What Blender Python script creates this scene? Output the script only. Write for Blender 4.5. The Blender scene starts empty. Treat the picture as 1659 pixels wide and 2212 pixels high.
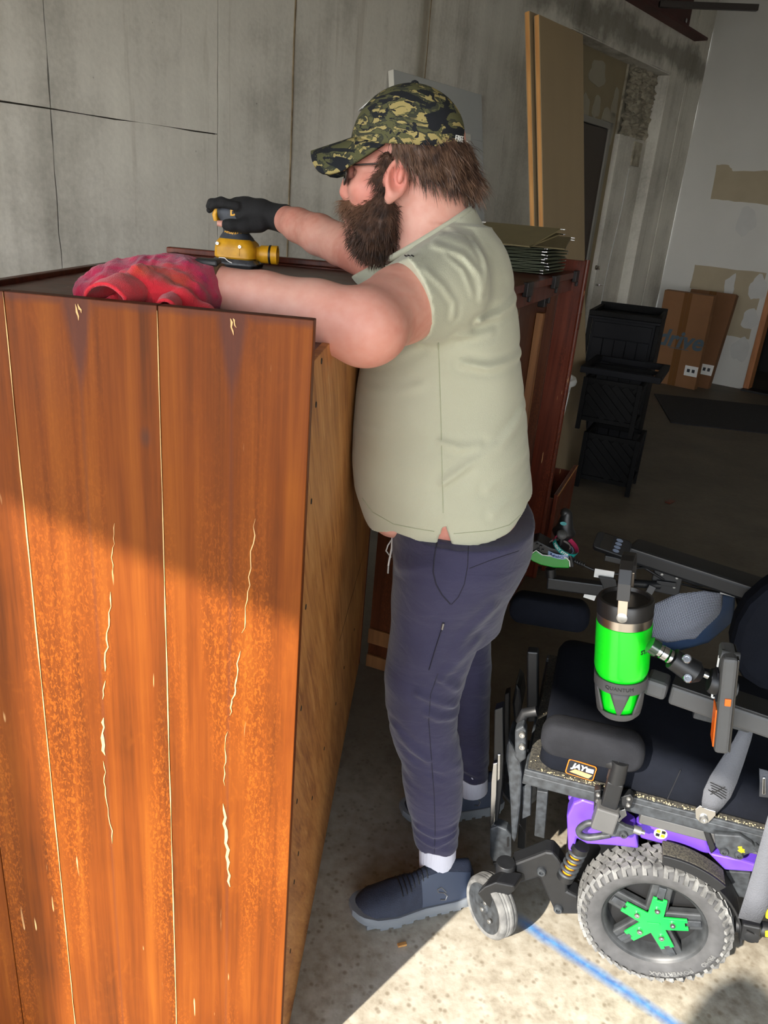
import bpy, bmesh, math, random
import numpy as np
from mathutils import Vector, Matrix, Euler
from mathutils.bvhtree import BVHTree
R = math.radians
rng = random.Random(7)
nrng = np.random.default_rng(7)
scn = bpy.context.scene
col = scn.collection

# ------------------------------------------------------------------ camera
IW, IH, FPX = 1659.0, 2212.0, 1662.0
PCX, PCY, HC = IW / 2, IH / 2, 1.6
_nad = np.array([465 - PCX, 5277 - PCY, FPX]); _nad /= np.linalg.norm(_nad)
_hd = np.array([0, 0, 1.0]) - _nad[2] * _nad; _hd /= np.linalg.norm(_hd)
_rt = np.cross(_nad, _hd)
RC = np.stack([_rt, _hd, -_nad])          # world = RC @ (right, down, forward)
CAM = np.array([0, 0, HC])
camd = bpy.data.cameras.new('camera')
camd.sensor_fit = 'VERTICAL'; camd.sensor_height = 36.0
camd.lens = 36.0 * FPX / IH
camd.clip_start = 0.05; camd.clip_end = 200
cam = bpy.data.objects.new('camera', camd); col.objects.link(cam)
_m = Matrix.Identity(4)
for r_ in range(3):
    _m[r_][0] = RC[r_, 0]; _m[r_][1] = -RC[r_, 1]; _m[r_][2] = -RC[r_, 2]; _m[r_][3] = CAM[r_]
cam.matrix_world = _m
scn.camera = cam

# ------------------------------------------------------------------ sky, sun, exposure
SUN_AZ, SUN_EL = R(41), R(31)
world = bpy.data.worlds.new('sky'); scn.world = world; world.use_nodes = True
_nt = world.node_tree; bg = _nt.nodes['Background']
_tc = _nt.nodes.new('ShaderNodeTexCoord'); _sx = _nt.nodes.new('ShaderNodeSeparateXYZ'); _cr = _nt.nodes.new('ShaderNodeValToRGB')
_nt.links.new(_tc.outputs['Generated'], _sx.inputs[0]); _nt.links.new(_sx.outputs[2], _cr.inputs[0]); _nt.links.new(_cr.outputs[0], bg.inputs[0])
_cr.color_ramp.elements[0].position = 0.0; _cr.color_ramp.elements[0].color = (1.0, 0.98, 0.94, 1)      # hazy horizon
_cr.color_ramp.elements[1].position = 0.75; _cr.color_ramp.elements[1].color = (0.20, 0.28, 0.42, 1)    # zenith
_e = _cr.color_ramp.elements.new(0.25); _e.color = (0.50, 0.56, 0.64, 1)
bg.inputs[1].default_value = 9.8
sl = bpy.data.lights.new('sun', 'SUN'); sl.energy = 12.5; sl.angle = R(0.9); sl.color = (1.0, 0.93, 0.82)
so = bpy.data.objects.new('sun', sl); col.objects.link(so)
sdir = Vector((math.sin(SUN_AZ) * math.cos(SUN_EL), math.cos(SUN_AZ) * math.cos(SUN_EL), -math.sin(SUN_EL)))
so.rotation_euler = sdir.to_track_quat('-Z', 'Y').to_euler(); so.location = (-6, -7, 6)
vs = scn.view_settings
vs.view_transform = 'Standard'; vs.look = 'None'; vs.gamma = 1.0; vs.use_curve_mapping = False
vs.exposure = 0.08

# ------------------------------------------------------------------ helpers
def ray(px, py): return RC @ np.array([px - PCX, py - PCY, FPX])
def on_y(px, py, Y): d = ray(px, py); return CAM + d * Y / d[1]
def on_z(px, py, z=0.0): d = ray(px, py); return CAM + d * (z - HC) / d[2]
def on_pl(px, py, p, n):
    d = ray(px, py); n = np.asarray(n, float)
    return CAM + d * (((np.asarray(p, float) - CAM) @ n) / (d @ n))

def lin(r, g, b):
    f = lambda c: (c / 255 / 12.92) if c / 255 <= 0.04045 else ((c / 255 + 0.055) / 1.055) ** 2.4
    return (f(r), f(g), f(b), 1.0)

def mat(name, rgb, rough=0.6, metal=0.0, var=0.0, vs_=25.0, c2=None, bump=0.0, bs=150.0, stretch=(1, 1, 1), coat=0.0, spec=0.5, sheen=0.0, emit=None):
    m = bpy.data.materials.new(name); m.use_nodes = True
    nt = m.node_tree; b = nt.nodes['Principled BSDF']
    base = lin(*rgb)
    b.inputs['Base Color'].default_value = base
    b.inputs['Roughness'].default_value = rough; b.inputs['Metallic'].default_value = metal
    b.inputs['Specular IOR Level'].default_value = spec
    if coat: b.inputs['Coat Weight'].default_value = coat; b.inputs['Coat Roughness'].default_value = 0.15
    b.inputs['Specular IOR Level'].default_value = spec
    if sheen: b.inputs['Sheen Weight'].default_value = sheen; b.inputs['Sheen Roughness'].default_value = 0.5
    if var or c2 or bump:
        tc = nt.nodes.new('ShaderNodeTexCoord'); mp = nt.nodes.new('ShaderNodeMapping')
        mp.inputs['Scale'].default_value = stretch
        nt.links.new(tc.outputs['Object'], mp.inputs['Vector'])
    if var or c2:
        nz = nt.nodes.new('ShaderNodeTexNoise'); nz.inputs['Scale'].default_value = vs_; nz.inputs['Detail'].default_value = 5
        nt.links.new(mp.outputs[0], nz.inputs['Vector'])
        cr = nt.nodes.new('ShaderNodeValToRGB')
        cr.color_ramp.elements[0].position = 0.32; cr.color_ramp.elements[1].position = 0.68
        lo = lin(*c2) if c2 else tuple(c * (1 - var) for c in base[:3]) + (1,)
        hi = base if c2 else tuple(min(1, c * (1 + var)) for c in base[:3]) + (1,)
        cr.color_ramp.elements[0].color = lo; cr.color_ramp.elements[1].color = hi
        nt.links.new(nz.outputs['Fac'], cr.inputs['Fac']); nt.links.new(cr.outputs[0], b.inputs['Base Color'])
    if bump:
        nb = nt.nodes.new('ShaderNodeTexNoise'); nb.inputs['Scale'].default_value = bs; nb.inputs['Detail'].default_value = 4
        nt.links.new(mp.outputs[0], nb.inputs['Vector'])
        bp = nt.nodes.new('ShaderNodeBump'); bp.inputs['Strength'].default_value = bump; bp.inputs['Distance'].default_value = 0.004
        nt.links.new(nb.outputs['Fac'], bp.inputs['Height']); nt.links.new(bp.outputs[0], b.inputs['Normal'])
    return m

class NB:
    """small node-graph builder"""
    def __init__(s, name, rough=0.7, spec=0.4):
        s.m = bpy.data.materials.new(name); s.m.use_nodes = True; s.t = s.m.node_tree
        s.b = s.t.nodes['Principled BSDF']; s.b.inputs['Roughness'].default_value = rough
        s.b.inputs['Specular IOR Level'].default_value = spec
        s.tc = s.t.nodes.new('ShaderNodeTexCoord').outputs['Object']
    def link(s, a, i): s.t.links.new(a, i)
    def setin(s, inp, v):
        if hasattr(v, 'is_output'): s.link(v, inp)
        else: inp.default_value = v
    def map(s, scale=(1, 1, 1), loc=(0, 0, 0), rot=(0, 0, 0), vec=None):
        n = s.t.nodes.new('ShaderNodeMapping'); n.inputs['Scale'].default_value = scale
        n.inputs['Location'].default_value = loc; n.inputs['Rotation'].default_value = rot
        s.link(vec or s.tc, n.inputs['Vector']); return n.outputs[0]
    def noise(s, scale, detail=4, rough=0.5, vec=None, dist=0.0):
        n = s.t.nodes.new('ShaderNodeTexNoise'); n.inputs['Scale'].default_value = scale; n.inputs['Detail'].default_value = detail
        n.inputs['Roughness'].default_value = rough; n.inputs['Distortion'].default_value = dist
        s.link(vec or s.tc, n.inputs['Vector']); return n.outputs['Fac']
    def vor(s, scale, vec=None, feature='F1', rnd=1.0):
        n = s.t.nodes.new('ShaderNodeTexVoronoi'); n.feature = feature; n.inputs['Scale'].default_value = scale
        n.inputs['Randomness'].default_value = rnd
        s.link(vec or s.tc, n.inputs['Vector']); return n.outputs['Distance']
    def wave(s, scale, dist, vec=None, dscale=1.0, bands='X'):
        n = s.t.nodes.new('ShaderNodeTexWave'); n.bands_direction = bands; n.inputs['Scale'].default_value = scale
        n.inputs['Distortion'].default_value = dist; n.inputs['Detail'].default_value = 3; n.inputs['Detail Scale'].default_value = dscale
        s.link(vec or s.tc, n.inputs['Vector']); return n.outputs['Fac']
    def ramp(s, v, stops, interp='LINEAR'):
        n = s.t.nodes.new('ShaderNodeValToRGB'); e = n.color_ramp.elements; n.color_ramp.interpolation = interp
        while len(e) < len(stops): e.new(0.5)
        for k, (p, c) in enumerate(stops):
            e[k].position = p; e[k].color = c if len(c) == 4 else tuple(c) + (1,)
        s.link(v, n.inputs['Fac']); return n.outputs[0]
    def range(s, v, a, b, c=0.0, d=1.0):
        n = s.t.nodes.new('ShaderNodeMapRange'); n.inputs[1].default_value = a; n.inputs[2].default_value = b
        n.inputs[3].default_value = c; n.inputs[4].default_value = d; s.link(v, n.inputs[0]); return n.outputs[0]
    def math(s, op, a, b=0.0, c=None):
        n = s.t.nodes.new('ShaderNodeMath'); n.operation = op; s.setin(n.inputs[0], a); s.setin(n.inputs[1], b)
        if c is not None: s.setin(n.inputs[2], c)
        return n.outputs[0]
    def mix(s, fac, a, b, mode='MIX'):
        n = s.t.nodes.new('ShaderNodeMix'); n.data_type = 'RGBA'; n.blend_type = mode
        s.setin(n.inputs[0], fac); s.setin(n.inputs[6], a); s.setin(n.inputs[7], b); return n.outputs[2]
    def xyz(s, vec=None):
        n = s.t.nodes.new('ShaderNodeSeparateXYZ'); s.link(vec or s.tc, n.inputs[0]); return n.outputs
    def color(s, c): s.setin(s.b.inputs['Base Color'], c)
    def rough(s, v): s.setin(s.b.inputs['Roughness'], v)
    def bump(s, h, strength=0.3, dist=0.004):
        n = s.t.nodes.new('ShaderNodeBump'); n.inputs['Strength'].default_value = strength; n.inputs['Distance'].default_value = dist
        s.link(h, n.inputs['Height']); s.link(n.outputs[0], s.b.inputs['Normal'])

def tag(o, label=None, cat=None, group=None, kind=None):
    if label: o['label'] = label
    if cat: o['category'] = cat
    if group: o['group'] = group
    if kind: o['kind'] = kind
    return o
def thing(name, label, cat, loc=(0, 0, 0), rz=0.0, group=None, rot=None, kind=None):
    o = bpy.data.objects.new(name, None); o.empty_display_size = 0.05; col.objects.link(o)
    o.location = loc; o.rotation_euler = rot if rot else (0, 0, rz)
    return tag(o, label, cat, group, kind)
def obj(name, me, m=None, parent=None, label=None, smooth=None, bevel=0.0, seg=2, kind=None):
    o = bpy.data.objects.new(name, me); col.objects.link(o)
    if m is not None and not me.materials: me.materials.append(m)
    if parent is not None: o.parent = parent
    if label: o['label'] = label
    if kind: o['kind'] = kind
    if smooth is not None and len(me.polygons):
        me.polygons.foreach_set('use_smooth', [True] * len(me.polygons))
        if smooth < 180: me.set_sharp_from_angle(angle=R(smooth))
    if bevel:
        b = o.modifiers.new('edge', 'BEVEL'); b.width = bevel; b.segments = seg; b.limit_method = 'ANGLE'; b.angle_limit = R(38)
        b.harden_normals = False
    return o
def copy_tree(o, parent=None):
    c = o.copy(); col.objects.link(c); c.parent = parent
    for ch in list(o.children): copy_tree(ch, c)
    return c

class MB:
    def __init__(s): s.v = []; s.f = []
    def add(s, vs, fs):
        n = len(s.v); s.v += [tuple(float(c) for c in v) for v in vs]; s.f += [tuple(i + n for i in f) for f in fs]; return s
    def box(s, c, d, rot=None):
        hx, hy, hz = d[0] / 2, d[1] / 2, d[2] / 2
        pts = [Vector((x, y, z)) for x in (-hx, hx) for y in (-hy, hy) for z in (-hz, hz)]
        if rot is not None:
            q = rot if isinstance(rot, Matrix) else Euler(rot).to_matrix()
            pts = [q @ p for p in pts]
        c = Vector(c)
        return s.add([p + c for p in pts], [(0, 1, 3, 2), (4, 6, 7, 5), (0, 4, 5, 1), (2, 3, 7, 6), (0, 2, 6, 4), (1, 5, 7, 3)])
    def box2(s, lo, hi): return s.box([(a + b) / 2 for a, b in zip(lo, hi)], [abs(b - a) for a, b in zip(lo, hi)])
    def bar(s, a, b, w, h, up=(0, 0, 1)):
        a, b = Vector(a), Vector(b); x = (b - a); L = x.length; x.normalize()
        y = Vector(up).cross(x)
        if y.length < 1e-5: y = Vector((0, 1, 0)).cross(x)
        y.normalize(); z = x.cross(y)
        q = Matrix((x, y, z)).transposed()
        return s.box((a + b) / 2, (L, w, h), q)
    def prism(s, poly, t, frame=None):
        """poly: list of (x, y) counter-clockwise; extruded 0..t along z; frame: Matrix 4x4"""
        n = len(poly); pts = [Vector((p[0], p[1], 0)) for p in poly] + [Vector((p[0], p[1], t)) for p in poly]
        if frame is not None: pts = [frame @ p for p in pts]
        fs = [tuple(range(n - 1, -1, -1)), tuple(range(n, 2 * n))] + [(i, (i + 1) % n, n + (i + 1) % n, n + i) for i in range(n)]
        return s.add(pts, fs)
    def tube(s, pts, rad, n=10, cap=True, flat=1.0, up=None):
        pts = [Vector([float(c) for c in p]) for p in pts]; N = len(pts)
        rad = rad if hasattr(rad, '__len__') else [rad] * N
        tang = [(pts[min(i + 1, N - 1)] - pts[max(i - 1, 0)]).normalized() for i in range(N)]
        u = Vector(up) if up else (Vector((0, 0, 1)) if abs(tang[0].z) < 0.9 else Vector((1, 0, 0)))
        u = (u - tang[0] * u.dot(tang[0])).normalized(); rings = []; vs = []
        for i in range(N):
            u = (u - tang[i] * u.dot(tang[i])).normalized(); w = tang[i].cross(u)
            for k in range(n):
                a = 2 * math.pi * k / n
                vs.append(pts[i] + (u * math.cos(a) * flat + w * math.sin(a)) * rad[i])
        fs = []
        for i in range(N - 1):
            for k in range(n):
                fs.append((i * n + k, i * n + (k + 1) % n, (i + 1) * n + (k + 1) % n, (i + 1) * n + k))
        if cap: fs += [tuple(range(n - 1, -1, -1)), tuple((N - 1) * n + k for k in range(n))]
        return s.add(vs, fs)
    def lathe(s, prof, n=32, frame=None, cap=True, a0=0.0, a1=2 * math.pi):
        """prof: list of (r, z) revolved about z"""
        full = abs(a1 - a0 - 2 * math.pi) < 1e-6; m = n if full else n + 1; vs = []
        for r_, z in prof:
            for k in range(m):
                a = a0 + (a1 - a0) * k / n
                p = Vector((r_ * math.cos(a), r_ * math.sin(a), z)); vs.append(frame @ p if frame is not None else p)
        fs = []
        for i in range(len(prof) - 1):
            for k in range(n):
                k2 = (k + 1) % m
                fs.append((i * m + k, i * m + k2, (i + 1) * m + k2, (i + 1) * m + k))
        if cap and full: fs += [tuple(range(m - 1, -1, -1)), tuple((len(prof) - 1) * m + k for k in range(m))]
        return s.add(vs, fs)
    def grid(s, fn, nu, nv, wrap_u=False):
        vs = []; mu = nu if wrap_u else nu + 1
        for j in range(nv + 1):
            for i in range(mu): vs.append(fn(i / nu, j / nv))
        fs = [(j * mu + i, j * mu + (i + 1) % mu, (j + 1) * mu + (i + 1) % mu, (j + 1) * mu + i) for j in range(nv) for i in range(nu)]
        return s.add(vs, fs)
    def mesh(s, name):
        me = bpy.data.meshes.new(name); me.from_pydata(s.v, [], s.f); me.validate()
        bm = bmesh.new(); bm.from_mesh(me); bmesh.ops.recalc_face_normals(bm, faces=bm.faces); bm.to_mesh(me); bm.free()
        return me
    def build(s, name, m, parent=None, smooth=None, bevel=0.0, label=None, seg=2, kind=None, solid=0.0):
        o = obj(name, s.mesh(name), m, parent, label, smooth, 0, seg, kind)
        if solid:
            sm = o.modifiers.new('thick', 'SOLIDIFY'); sm.thickness = solid; sm.offset = 0
        if bevel:
            b = o.modifiers.new('edge', 'BEVEL'); b.width = bevel; b.segments = seg; b.limit_method = 'ANGLE'; b.angle_limit = R(38)
        return o

def frame(o, z, x=None):
    """4x4 with origin o, z axis along z, x axis near x"""
    z = Vector([float(c) for c in z]).normalized(); x = Vector(x) if x is not None else (Vector((0, 0, 1)) if abs(z.z) < 0.9 else Vector((1, 0, 0)))
    x = Vector([float(c) for c in x]); x = (x - z * x.dot(z)).normalized(); y = z.cross(x)
    m = Matrix.Identity(4)
    for i in range(3): m[i][0] = x[i]; m[i][1] = y[i]; m[i][2] = z[i]; m[i][3] = float(o[i])
    return m

def text_mesh(name, body, size, ext=0.001, shear=0.0, bold=0.0, align='CENTER'):
    c = bpy.data.curves.new(name, 'FONT'); c.body = body; c.size = size; c.extrude = ext; c.shear = shear; c.offset = bold
    c.align_x = align; c.align_y = 'CENTER'; c.resolution_u = 3
    o = bpy.data.objects.new(name, c); col.objects.link(o)
    dg = bpy.context.evaluated_depsgraph_get(); dg.update()
    me = bpy.data.meshes.new_from_object(o.evaluated_get(dg)); me.name = name
    bpy.data.objects.remove(o); bpy.data.curves.remove(c)
    return me
def text(name, body, size, m, parent, fr=None, fn=None, ext=0.001, shear=0.0, bold=0.0, sx=1.0):
    me = text_mesh(name, body, size, ext, shear, bold); me.materials.clear()
    for v in me.vertices:
        p = Vector((v.co.x * sx, v.co.y, v.co.z))
        v.co = (fr @ p) if fr is not None else fn(p)
    return obj(name, me, m, parent)

# ------------------------------------------------------------------ signed-distance modelling (bodies, cloth)
class SDF:
    def __init__(s, lo, hi, h):
        s.lo = np.array(lo, float); s.h = h
        s.ax = [np.arange(lo[i], hi[i] + h, h, dtype=np.float32) for i in range(3)]
        s.F = np.full([len(a) for a in s.ax], 0.5, np.float32)
    def sub(s, lo, hi):
        sl = tuple(slice(max(0, int((lo[i] - s.lo[i]) / s.h)), max(0, min(len(s.ax[i]), int((hi[i] - s.lo[i]) / s.h) + 2))) for i in range(3))
        X = s.ax[0][sl[0]][:, None, None]; Y = s.ax[1][sl[1]][None, :, None]; Z = s.ax[2][sl[2]][None, None, :]
        return sl, X, Y, Z
    def comb(s, sl, d, k, op):
        F = s.F[sl]
        if op == 'u':
            if k > 0:
                hh = np.maximum(k - np.abs(F - d), 0) / k; s.F[sl] = np.minimum(F, d) - hh * hh * k * 0.25
            else: s.F[sl] = np.minimum(F, d)
        elif op == 's':
            if k > 0:
                hh = np.maximum(k - np.abs(F + d), 0) / k; s.F[sl] = np.maximum(F, -d) + hh * hh * k * 0.25
            else: s.F[sl] = np.maximum(F, -d)
        elif op == 'i': s.F[sl] = np.maximum(F, d)
    def cone(s, a, b, ra, rb, k=0.02, op='u', sq=None):
        a = np.array(a, float); b = np.array(b, float); r = max(ra, rb) + k + 0.02
        sl, X, Y, Z = s.sub(np.minimum(a, b) - r, np.maximum(a, b) + r)
        d = b - a; L = max(d @ d, 1e-9)
        t = np.clip(((X - a[0]) * d[0] + (Y - a[1]) * d[1] + (Z - a[2]) * d[2]) / L, 0, 1)
        D = np.sqrt((X - a[0] - t * d[0]) ** 2 + (Y - a[1] - t * d[1]) ** 2 + (Z - a[2] - t * d[2]) ** 2) - (ra + (rb - ra) * t)
        s.comb(sl, D.astype(np.float32), k, op); return s
    def chain(s, pts, rad, k=0.02, op='u'):
        for i in range(len(pts) - 1): s.cone(pts[i], pts[i + 1], rad[i], rad[i + 1], k, op)
        return s
    def ell(s, c, r, k=0.02, op='u', rot=None):
        c = np.array(c, float); r = np.array(r, float); m = r.max() + k + 0.02
        sl, X, Y, Z = s.sub(c - m, c + m); x, y, z = X - c[0], Y - c[1], Z - c[2]
        if rot is not None:
            q = np.array(Euler(rot).to_matrix().transposed())
            x, y, z = (q[i][0] * x + q[i][1] * y + q[i][2] * z for i in range(3))
        k0 = np.sqrt((x / r[0]) ** 2 + (y / r[1]) ** 2 + (z / r[2]) ** 2); k1 = np.sqrt((x / r[0] ** 2) ** 2 + (y / r[1] ** 2) ** 2 + (z / r[2] ** 2) ** 2)
        D = k0 * (k0 - 1) / np.maximum(k1, 1e-6); s.comb(sl, D.astype(np.float32), k, op); return s
    def loft(s, zs, x0, x1, yc, b, k=0.03, op='u', e=2.2, infl=0.0):
        """stack of super-ellipses: front x0(z), back x1(z), centre yc(z), half width b(z)"""
        zs = np.array(zs, float); o = np.argsort(zs); I = lambda v: np.interp(s.ax[2], zs[o], np.array(v, float)[o])
        X0, X1, YC, B = I(x0) - infl, I(x1) + infl, I(yc), I(b) + infl
        lo = [X0.min() - .08, (YC - B).min() - .08, zs.min() - infl]; hi = [X1.max() + .08, (YC + B).max() + .08, zs.max() + infl]
        sl, X, Y, Z = s.sub(lo, hi); g = sl[2]
        A = ((X1 - X0) / 2)[g][None, None, :]; C = ((X1 + X0) / 2)[g][None, None, :]; BB = B[g][None, None, :]; YY = YC[g][None, None, :]
        q = (np.abs((X - C) / A) ** e + np.abs((Y - YY) / BB) ** e) ** (1 / e)
        D = (q - 1) * np.minimum(A, BB); D = np.maximum(D, np.maximum(zs.min() - infl - Z, Z - zs.max() - infl))
        s.comb(sl, D.astype(np.float32), k, op); return s
    def fn(s, f, op='i', lo=None, hi=None, k=0.0):
        lo = s.lo if lo is None else lo; hi = [a[-1] for a in s.ax] if hi is None else hi
        sl, X, Y, Z = s.sub(lo, hi); s.comb(sl, np.asarray(f(X, Y, Z), np.float32), k, op); return s
    def disp(s, f, lo=None, hi=None):
        lo = s.lo if lo is None else lo; hi = [a[-1] for a in s.ax] if hi is None else hi
        sl, X, Y, Z = s.sub(lo, hi); s.F[sl] += np.asarray(f(X, Y, Z), np.float32); return s
    def mesh(s, name, off=(0, 0, 0)):
        F = s.F; ins = F < 0; nx, ny, nz = F.shape
        c = np.zeros((nx - 1, ny - 1, nz - 1), np.int8); cor = [(i, j, k) for i in (0, 1) for j in (0, 1) for k in (0, 1)]
        for i, j, k in cor: c += ins[i:nx - 1 + i, j:ny - 1 + j, k:nz - 1 + k]
        act = np.argwhere((c > 0) & (c < 8)); idx = np.full(c.shape, -1, np.int32); idx[tuple(act.T)] = np.arange(len(act))
        P = np.zeros((len(act), 3)); N = np.zeros(len(act))
        for a in cor:
            for ax in range(3):
                if a[ax]: continue
                b = list(a); b[ax] = 1
                fa = F[act[:, 0] + a[0], act[:, 1] + a[1], act[:, 2] + a[2]]; fb = F[act[:, 0] + b[0], act[:, 1] + b[1], act[:, 2] + b[2]]
                m = (fa < 0) != (fb < 0); t = np.where(m, fa / np.where(m, fa - fb, 1), 0)
                q = np.tile(np.array(a, float), (len(act), 1)); q[:, ax] += t; P += q * m[:, None]; N += m
        V = (act + P / N[:, None]) * s.h + s.lo - np.array(off)
        faces = []
        for ax in range(3):
            u, w = (ax + 1) % 3, (ax + 2) % 3
            s0 = [slice(None)] * 3; s1 = [slice(None)] * 3; s0[ax] = slice(0, -1); s1[ax] = slice(1, None)
            e = np.argwhere(ins[tuple(s0)] != ins[tuple(s1)])
            e = e[(e[:, u] > 0) & (e[:, w] > 0) & (e[:, u] < F.shape[u] - 1) & (e[:, w] < F.shape[w] - 1)]
            fl = ins[tuple(e.T)]
            def cell(du, dw):
                q = e.copy(); q[:, u] += du; q[:, w] += dw; return idx[tuple(q.T)]
            f4 = np.stack([cell(-1, -1), cell(0, -1), cell(0, 0), cell(-1, 0)], 1)
            f4[~fl] = f4[~fl][:, ::-1]; faces.append(f4)
        Q = np.concatenate(faces); Q = Q[(Q >= 0).all(1)]
        me = bpy.data.meshes.new(name); me.vertices.add(len(V)); me.vertices.foreach_set('co', V.astype(np.float32).ravel())
        me.loops.add(len(Q) * 4); me.loops.foreach_set('vertex_index', Q.astype(np.int32).ravel())
        me.polygons.add(len(Q)); me.polygons.foreach_set('loop_start', np.arange(0, len(Q) * 4, 4, dtype=np.int32))
        me.polygons.foreach_set('use_smooth', np.ones(len(Q), bool)); me.update(calc_edges=True); me.validate()
        return me

def vnoise(seed, scale):
    """cheap smooth 3-D value noise in -1..1, broadcastable"""
    g = np.random.default_rng(seed); tab = g.uniform(-1, 1, (32, 32, 32)).astype(np.float32)
    def f(X, Y, Z):
        X, Y, Z = np.broadcast_arrays(X * scale, Y * scale, Z * scale)
        xi, yi, zi = np.floor(X).astype(int), np.floor(Y).astype(int), np.floor(Z).astype(int)
        a, b, c = X - xi, Y - yi, Z - zi; a, b, c = (t * t * (3 - 2 * t) for t in (a, b, c)); r = 0
        for i in (0, 1):
            for j in (0, 1):
                for k in (0, 1):
                    r = r + tab[(xi + i) & 31, (yi + j) & 31, (zi + k) & 31] * (a if i else 1 - a) * (b if j else 1 - b) * (c if k else 1 - c)
        return r
    return f
# ------------------------------------------------------------------ materials of the room
def concrete_mat(name, dark=(156, 153, 144), mid=(202, 199, 190), light=(217, 214, 204)):
    n = NB(name, 0.85, 0.3)
    st = n.noise(1.0, 5, 0.6, n.map((7, 7, 0.35))); bl = n.noise(1.3, 5, 0.6); fi = n.noise(45, 3)
    v = n.math('ADD', n.math('MULTIPLY', st, 0.30), n.math('ADD', n.math('MULTIPLY', bl, 0.58), n.math('MULTIPLY', fi, 0.12)))
    c = n.ramp(v, [(0.34, lin(*dark)), (0.5, lin(*mid)), (0.64, lin(*light))])
    br = n.range(n.noise(1.0, 4, 0.7, n.map((9, 9, 0.5), (3, 1, 2))), 0.58, 0.74, 0, 0.40)
    c = n.mix(br, c, lin(112, 98, 78))
    hole = n.range(n.vor(9.0, n.map((1, 1, 0.8), (5, 2, 1))), 0.045, 0.02, 0, 0.6)
    gate = n.range(n.noise(3.0, 2), 0.5, 0.6, 0, 1)
    c = n.mix(n.math('MULTIPLY', hole, gate), c, lin(70, 64, 55))
    pale = n.range(n.vor(14.0, n.map((1, 1, 1), (1, 7, 3))), 0.06, 0.03, 0, 0.35)
    c = n.mix(pale, c, lin(186, 182, 170))
    x, y, z = n.xyz(); zj = n.math('ADD', z, n.math('MULTIPLY', n.math('SUBTRACT', n.noise(2.5, 4, .7), .5), .5))
    band = n.math('MULTIPLY', n.range(n.math('ABSOLUTE', n.math('SUBTRACT', zj, 3.2)), 0.16, 0.05, 0, 0.62), n.range(x, -4.2, -3.4, 0, 1))   # old tide mark near the lintel
    c = n.mix(band, c, lin(84, 78, 66))
    rust = n.math('MULTIPLY', n.range(n.math('ABSOLUTE', n.math('ADD', n.math('ADD', x, n.math('MULTIPLY', n.math('SUBTRACT', st, .5), .12)), 4.80)), 0.09, 0.02, 0, 0.6), n.range(z, 1.5, 2.4, 0, 1))
    c = n.mix(rust, c, lin(104, 92, 66))   # rusty run-down beside a form joint
    n.color(c); n.bump(n.math('ADD', n.math('MULTIPLY', bl, 0.6), n.math('MULTIPLY', fi, 0.35)), 0.35, 0.01)
    return n.m
M = {}
M['conc'] = concrete_mat('cast_concrete')
M['conc_dark'] = mat('joint_shadow', (62, 57, 48), 0.95)
M['ridge'] = mat('rust_tinged_ridge', (138, 122, 98), .9, var=.3, vs_=12, c2=(92, 78, 58))
M['rough_conc'] = mat('chipped_concrete', (150, 144, 128), 0.95, var=0.35, vs_=14, bump=0.9, bs=30)
M['drywall'] = mat('white_painted_drywall', (193, 192, 188), 0.75, var=0.03, vs_=2)
M['dry_tan'] = mat('bare_drywall_paper', (158, 146, 124), 0.85, var=0.05, vs_=5)
M['mud'] = mat('joint_compound', (184, 184, 182), 0.8, var=0.04, vs_=8)
M['infill'] = mat('tan_infill_board', (136, 124, 98), 0.85, var=0.06, vs_=4)
M['mud2'] = mat('thin_joint_compound', (150, 144, 128), 0.85, var=0.05, vs_=6)
M['steel_door'] = mat('dark_brown_steel_door', (50, 40, 34), 0.45)
M['door_frame'] = mat('grey_door_frame', (128, 126, 120), 0.6)
M['rust_steel'] = mat('red_oxide_steel', (70, 30, 26), 0.6, var=0.25, vs_=6)
M['rod'] = mat('dark_bar', (48, 42, 40), 0.5)
M['chrome'] = mat('chrome', (205, 205, 205), 0.18, 1.0)
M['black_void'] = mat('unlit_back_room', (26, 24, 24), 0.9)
M['jamb'] = mat('raw_wood_jamb', (168, 112, 72), 0.6, var=0.15, vs_=12, stretch=(4, 4, .5))
M['ceil'] = mat('grey_ceiling', (150, 148, 142), 0.9)
M['threshold'] = mat('black_threshold', (30, 30, 32), 0.6)

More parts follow.
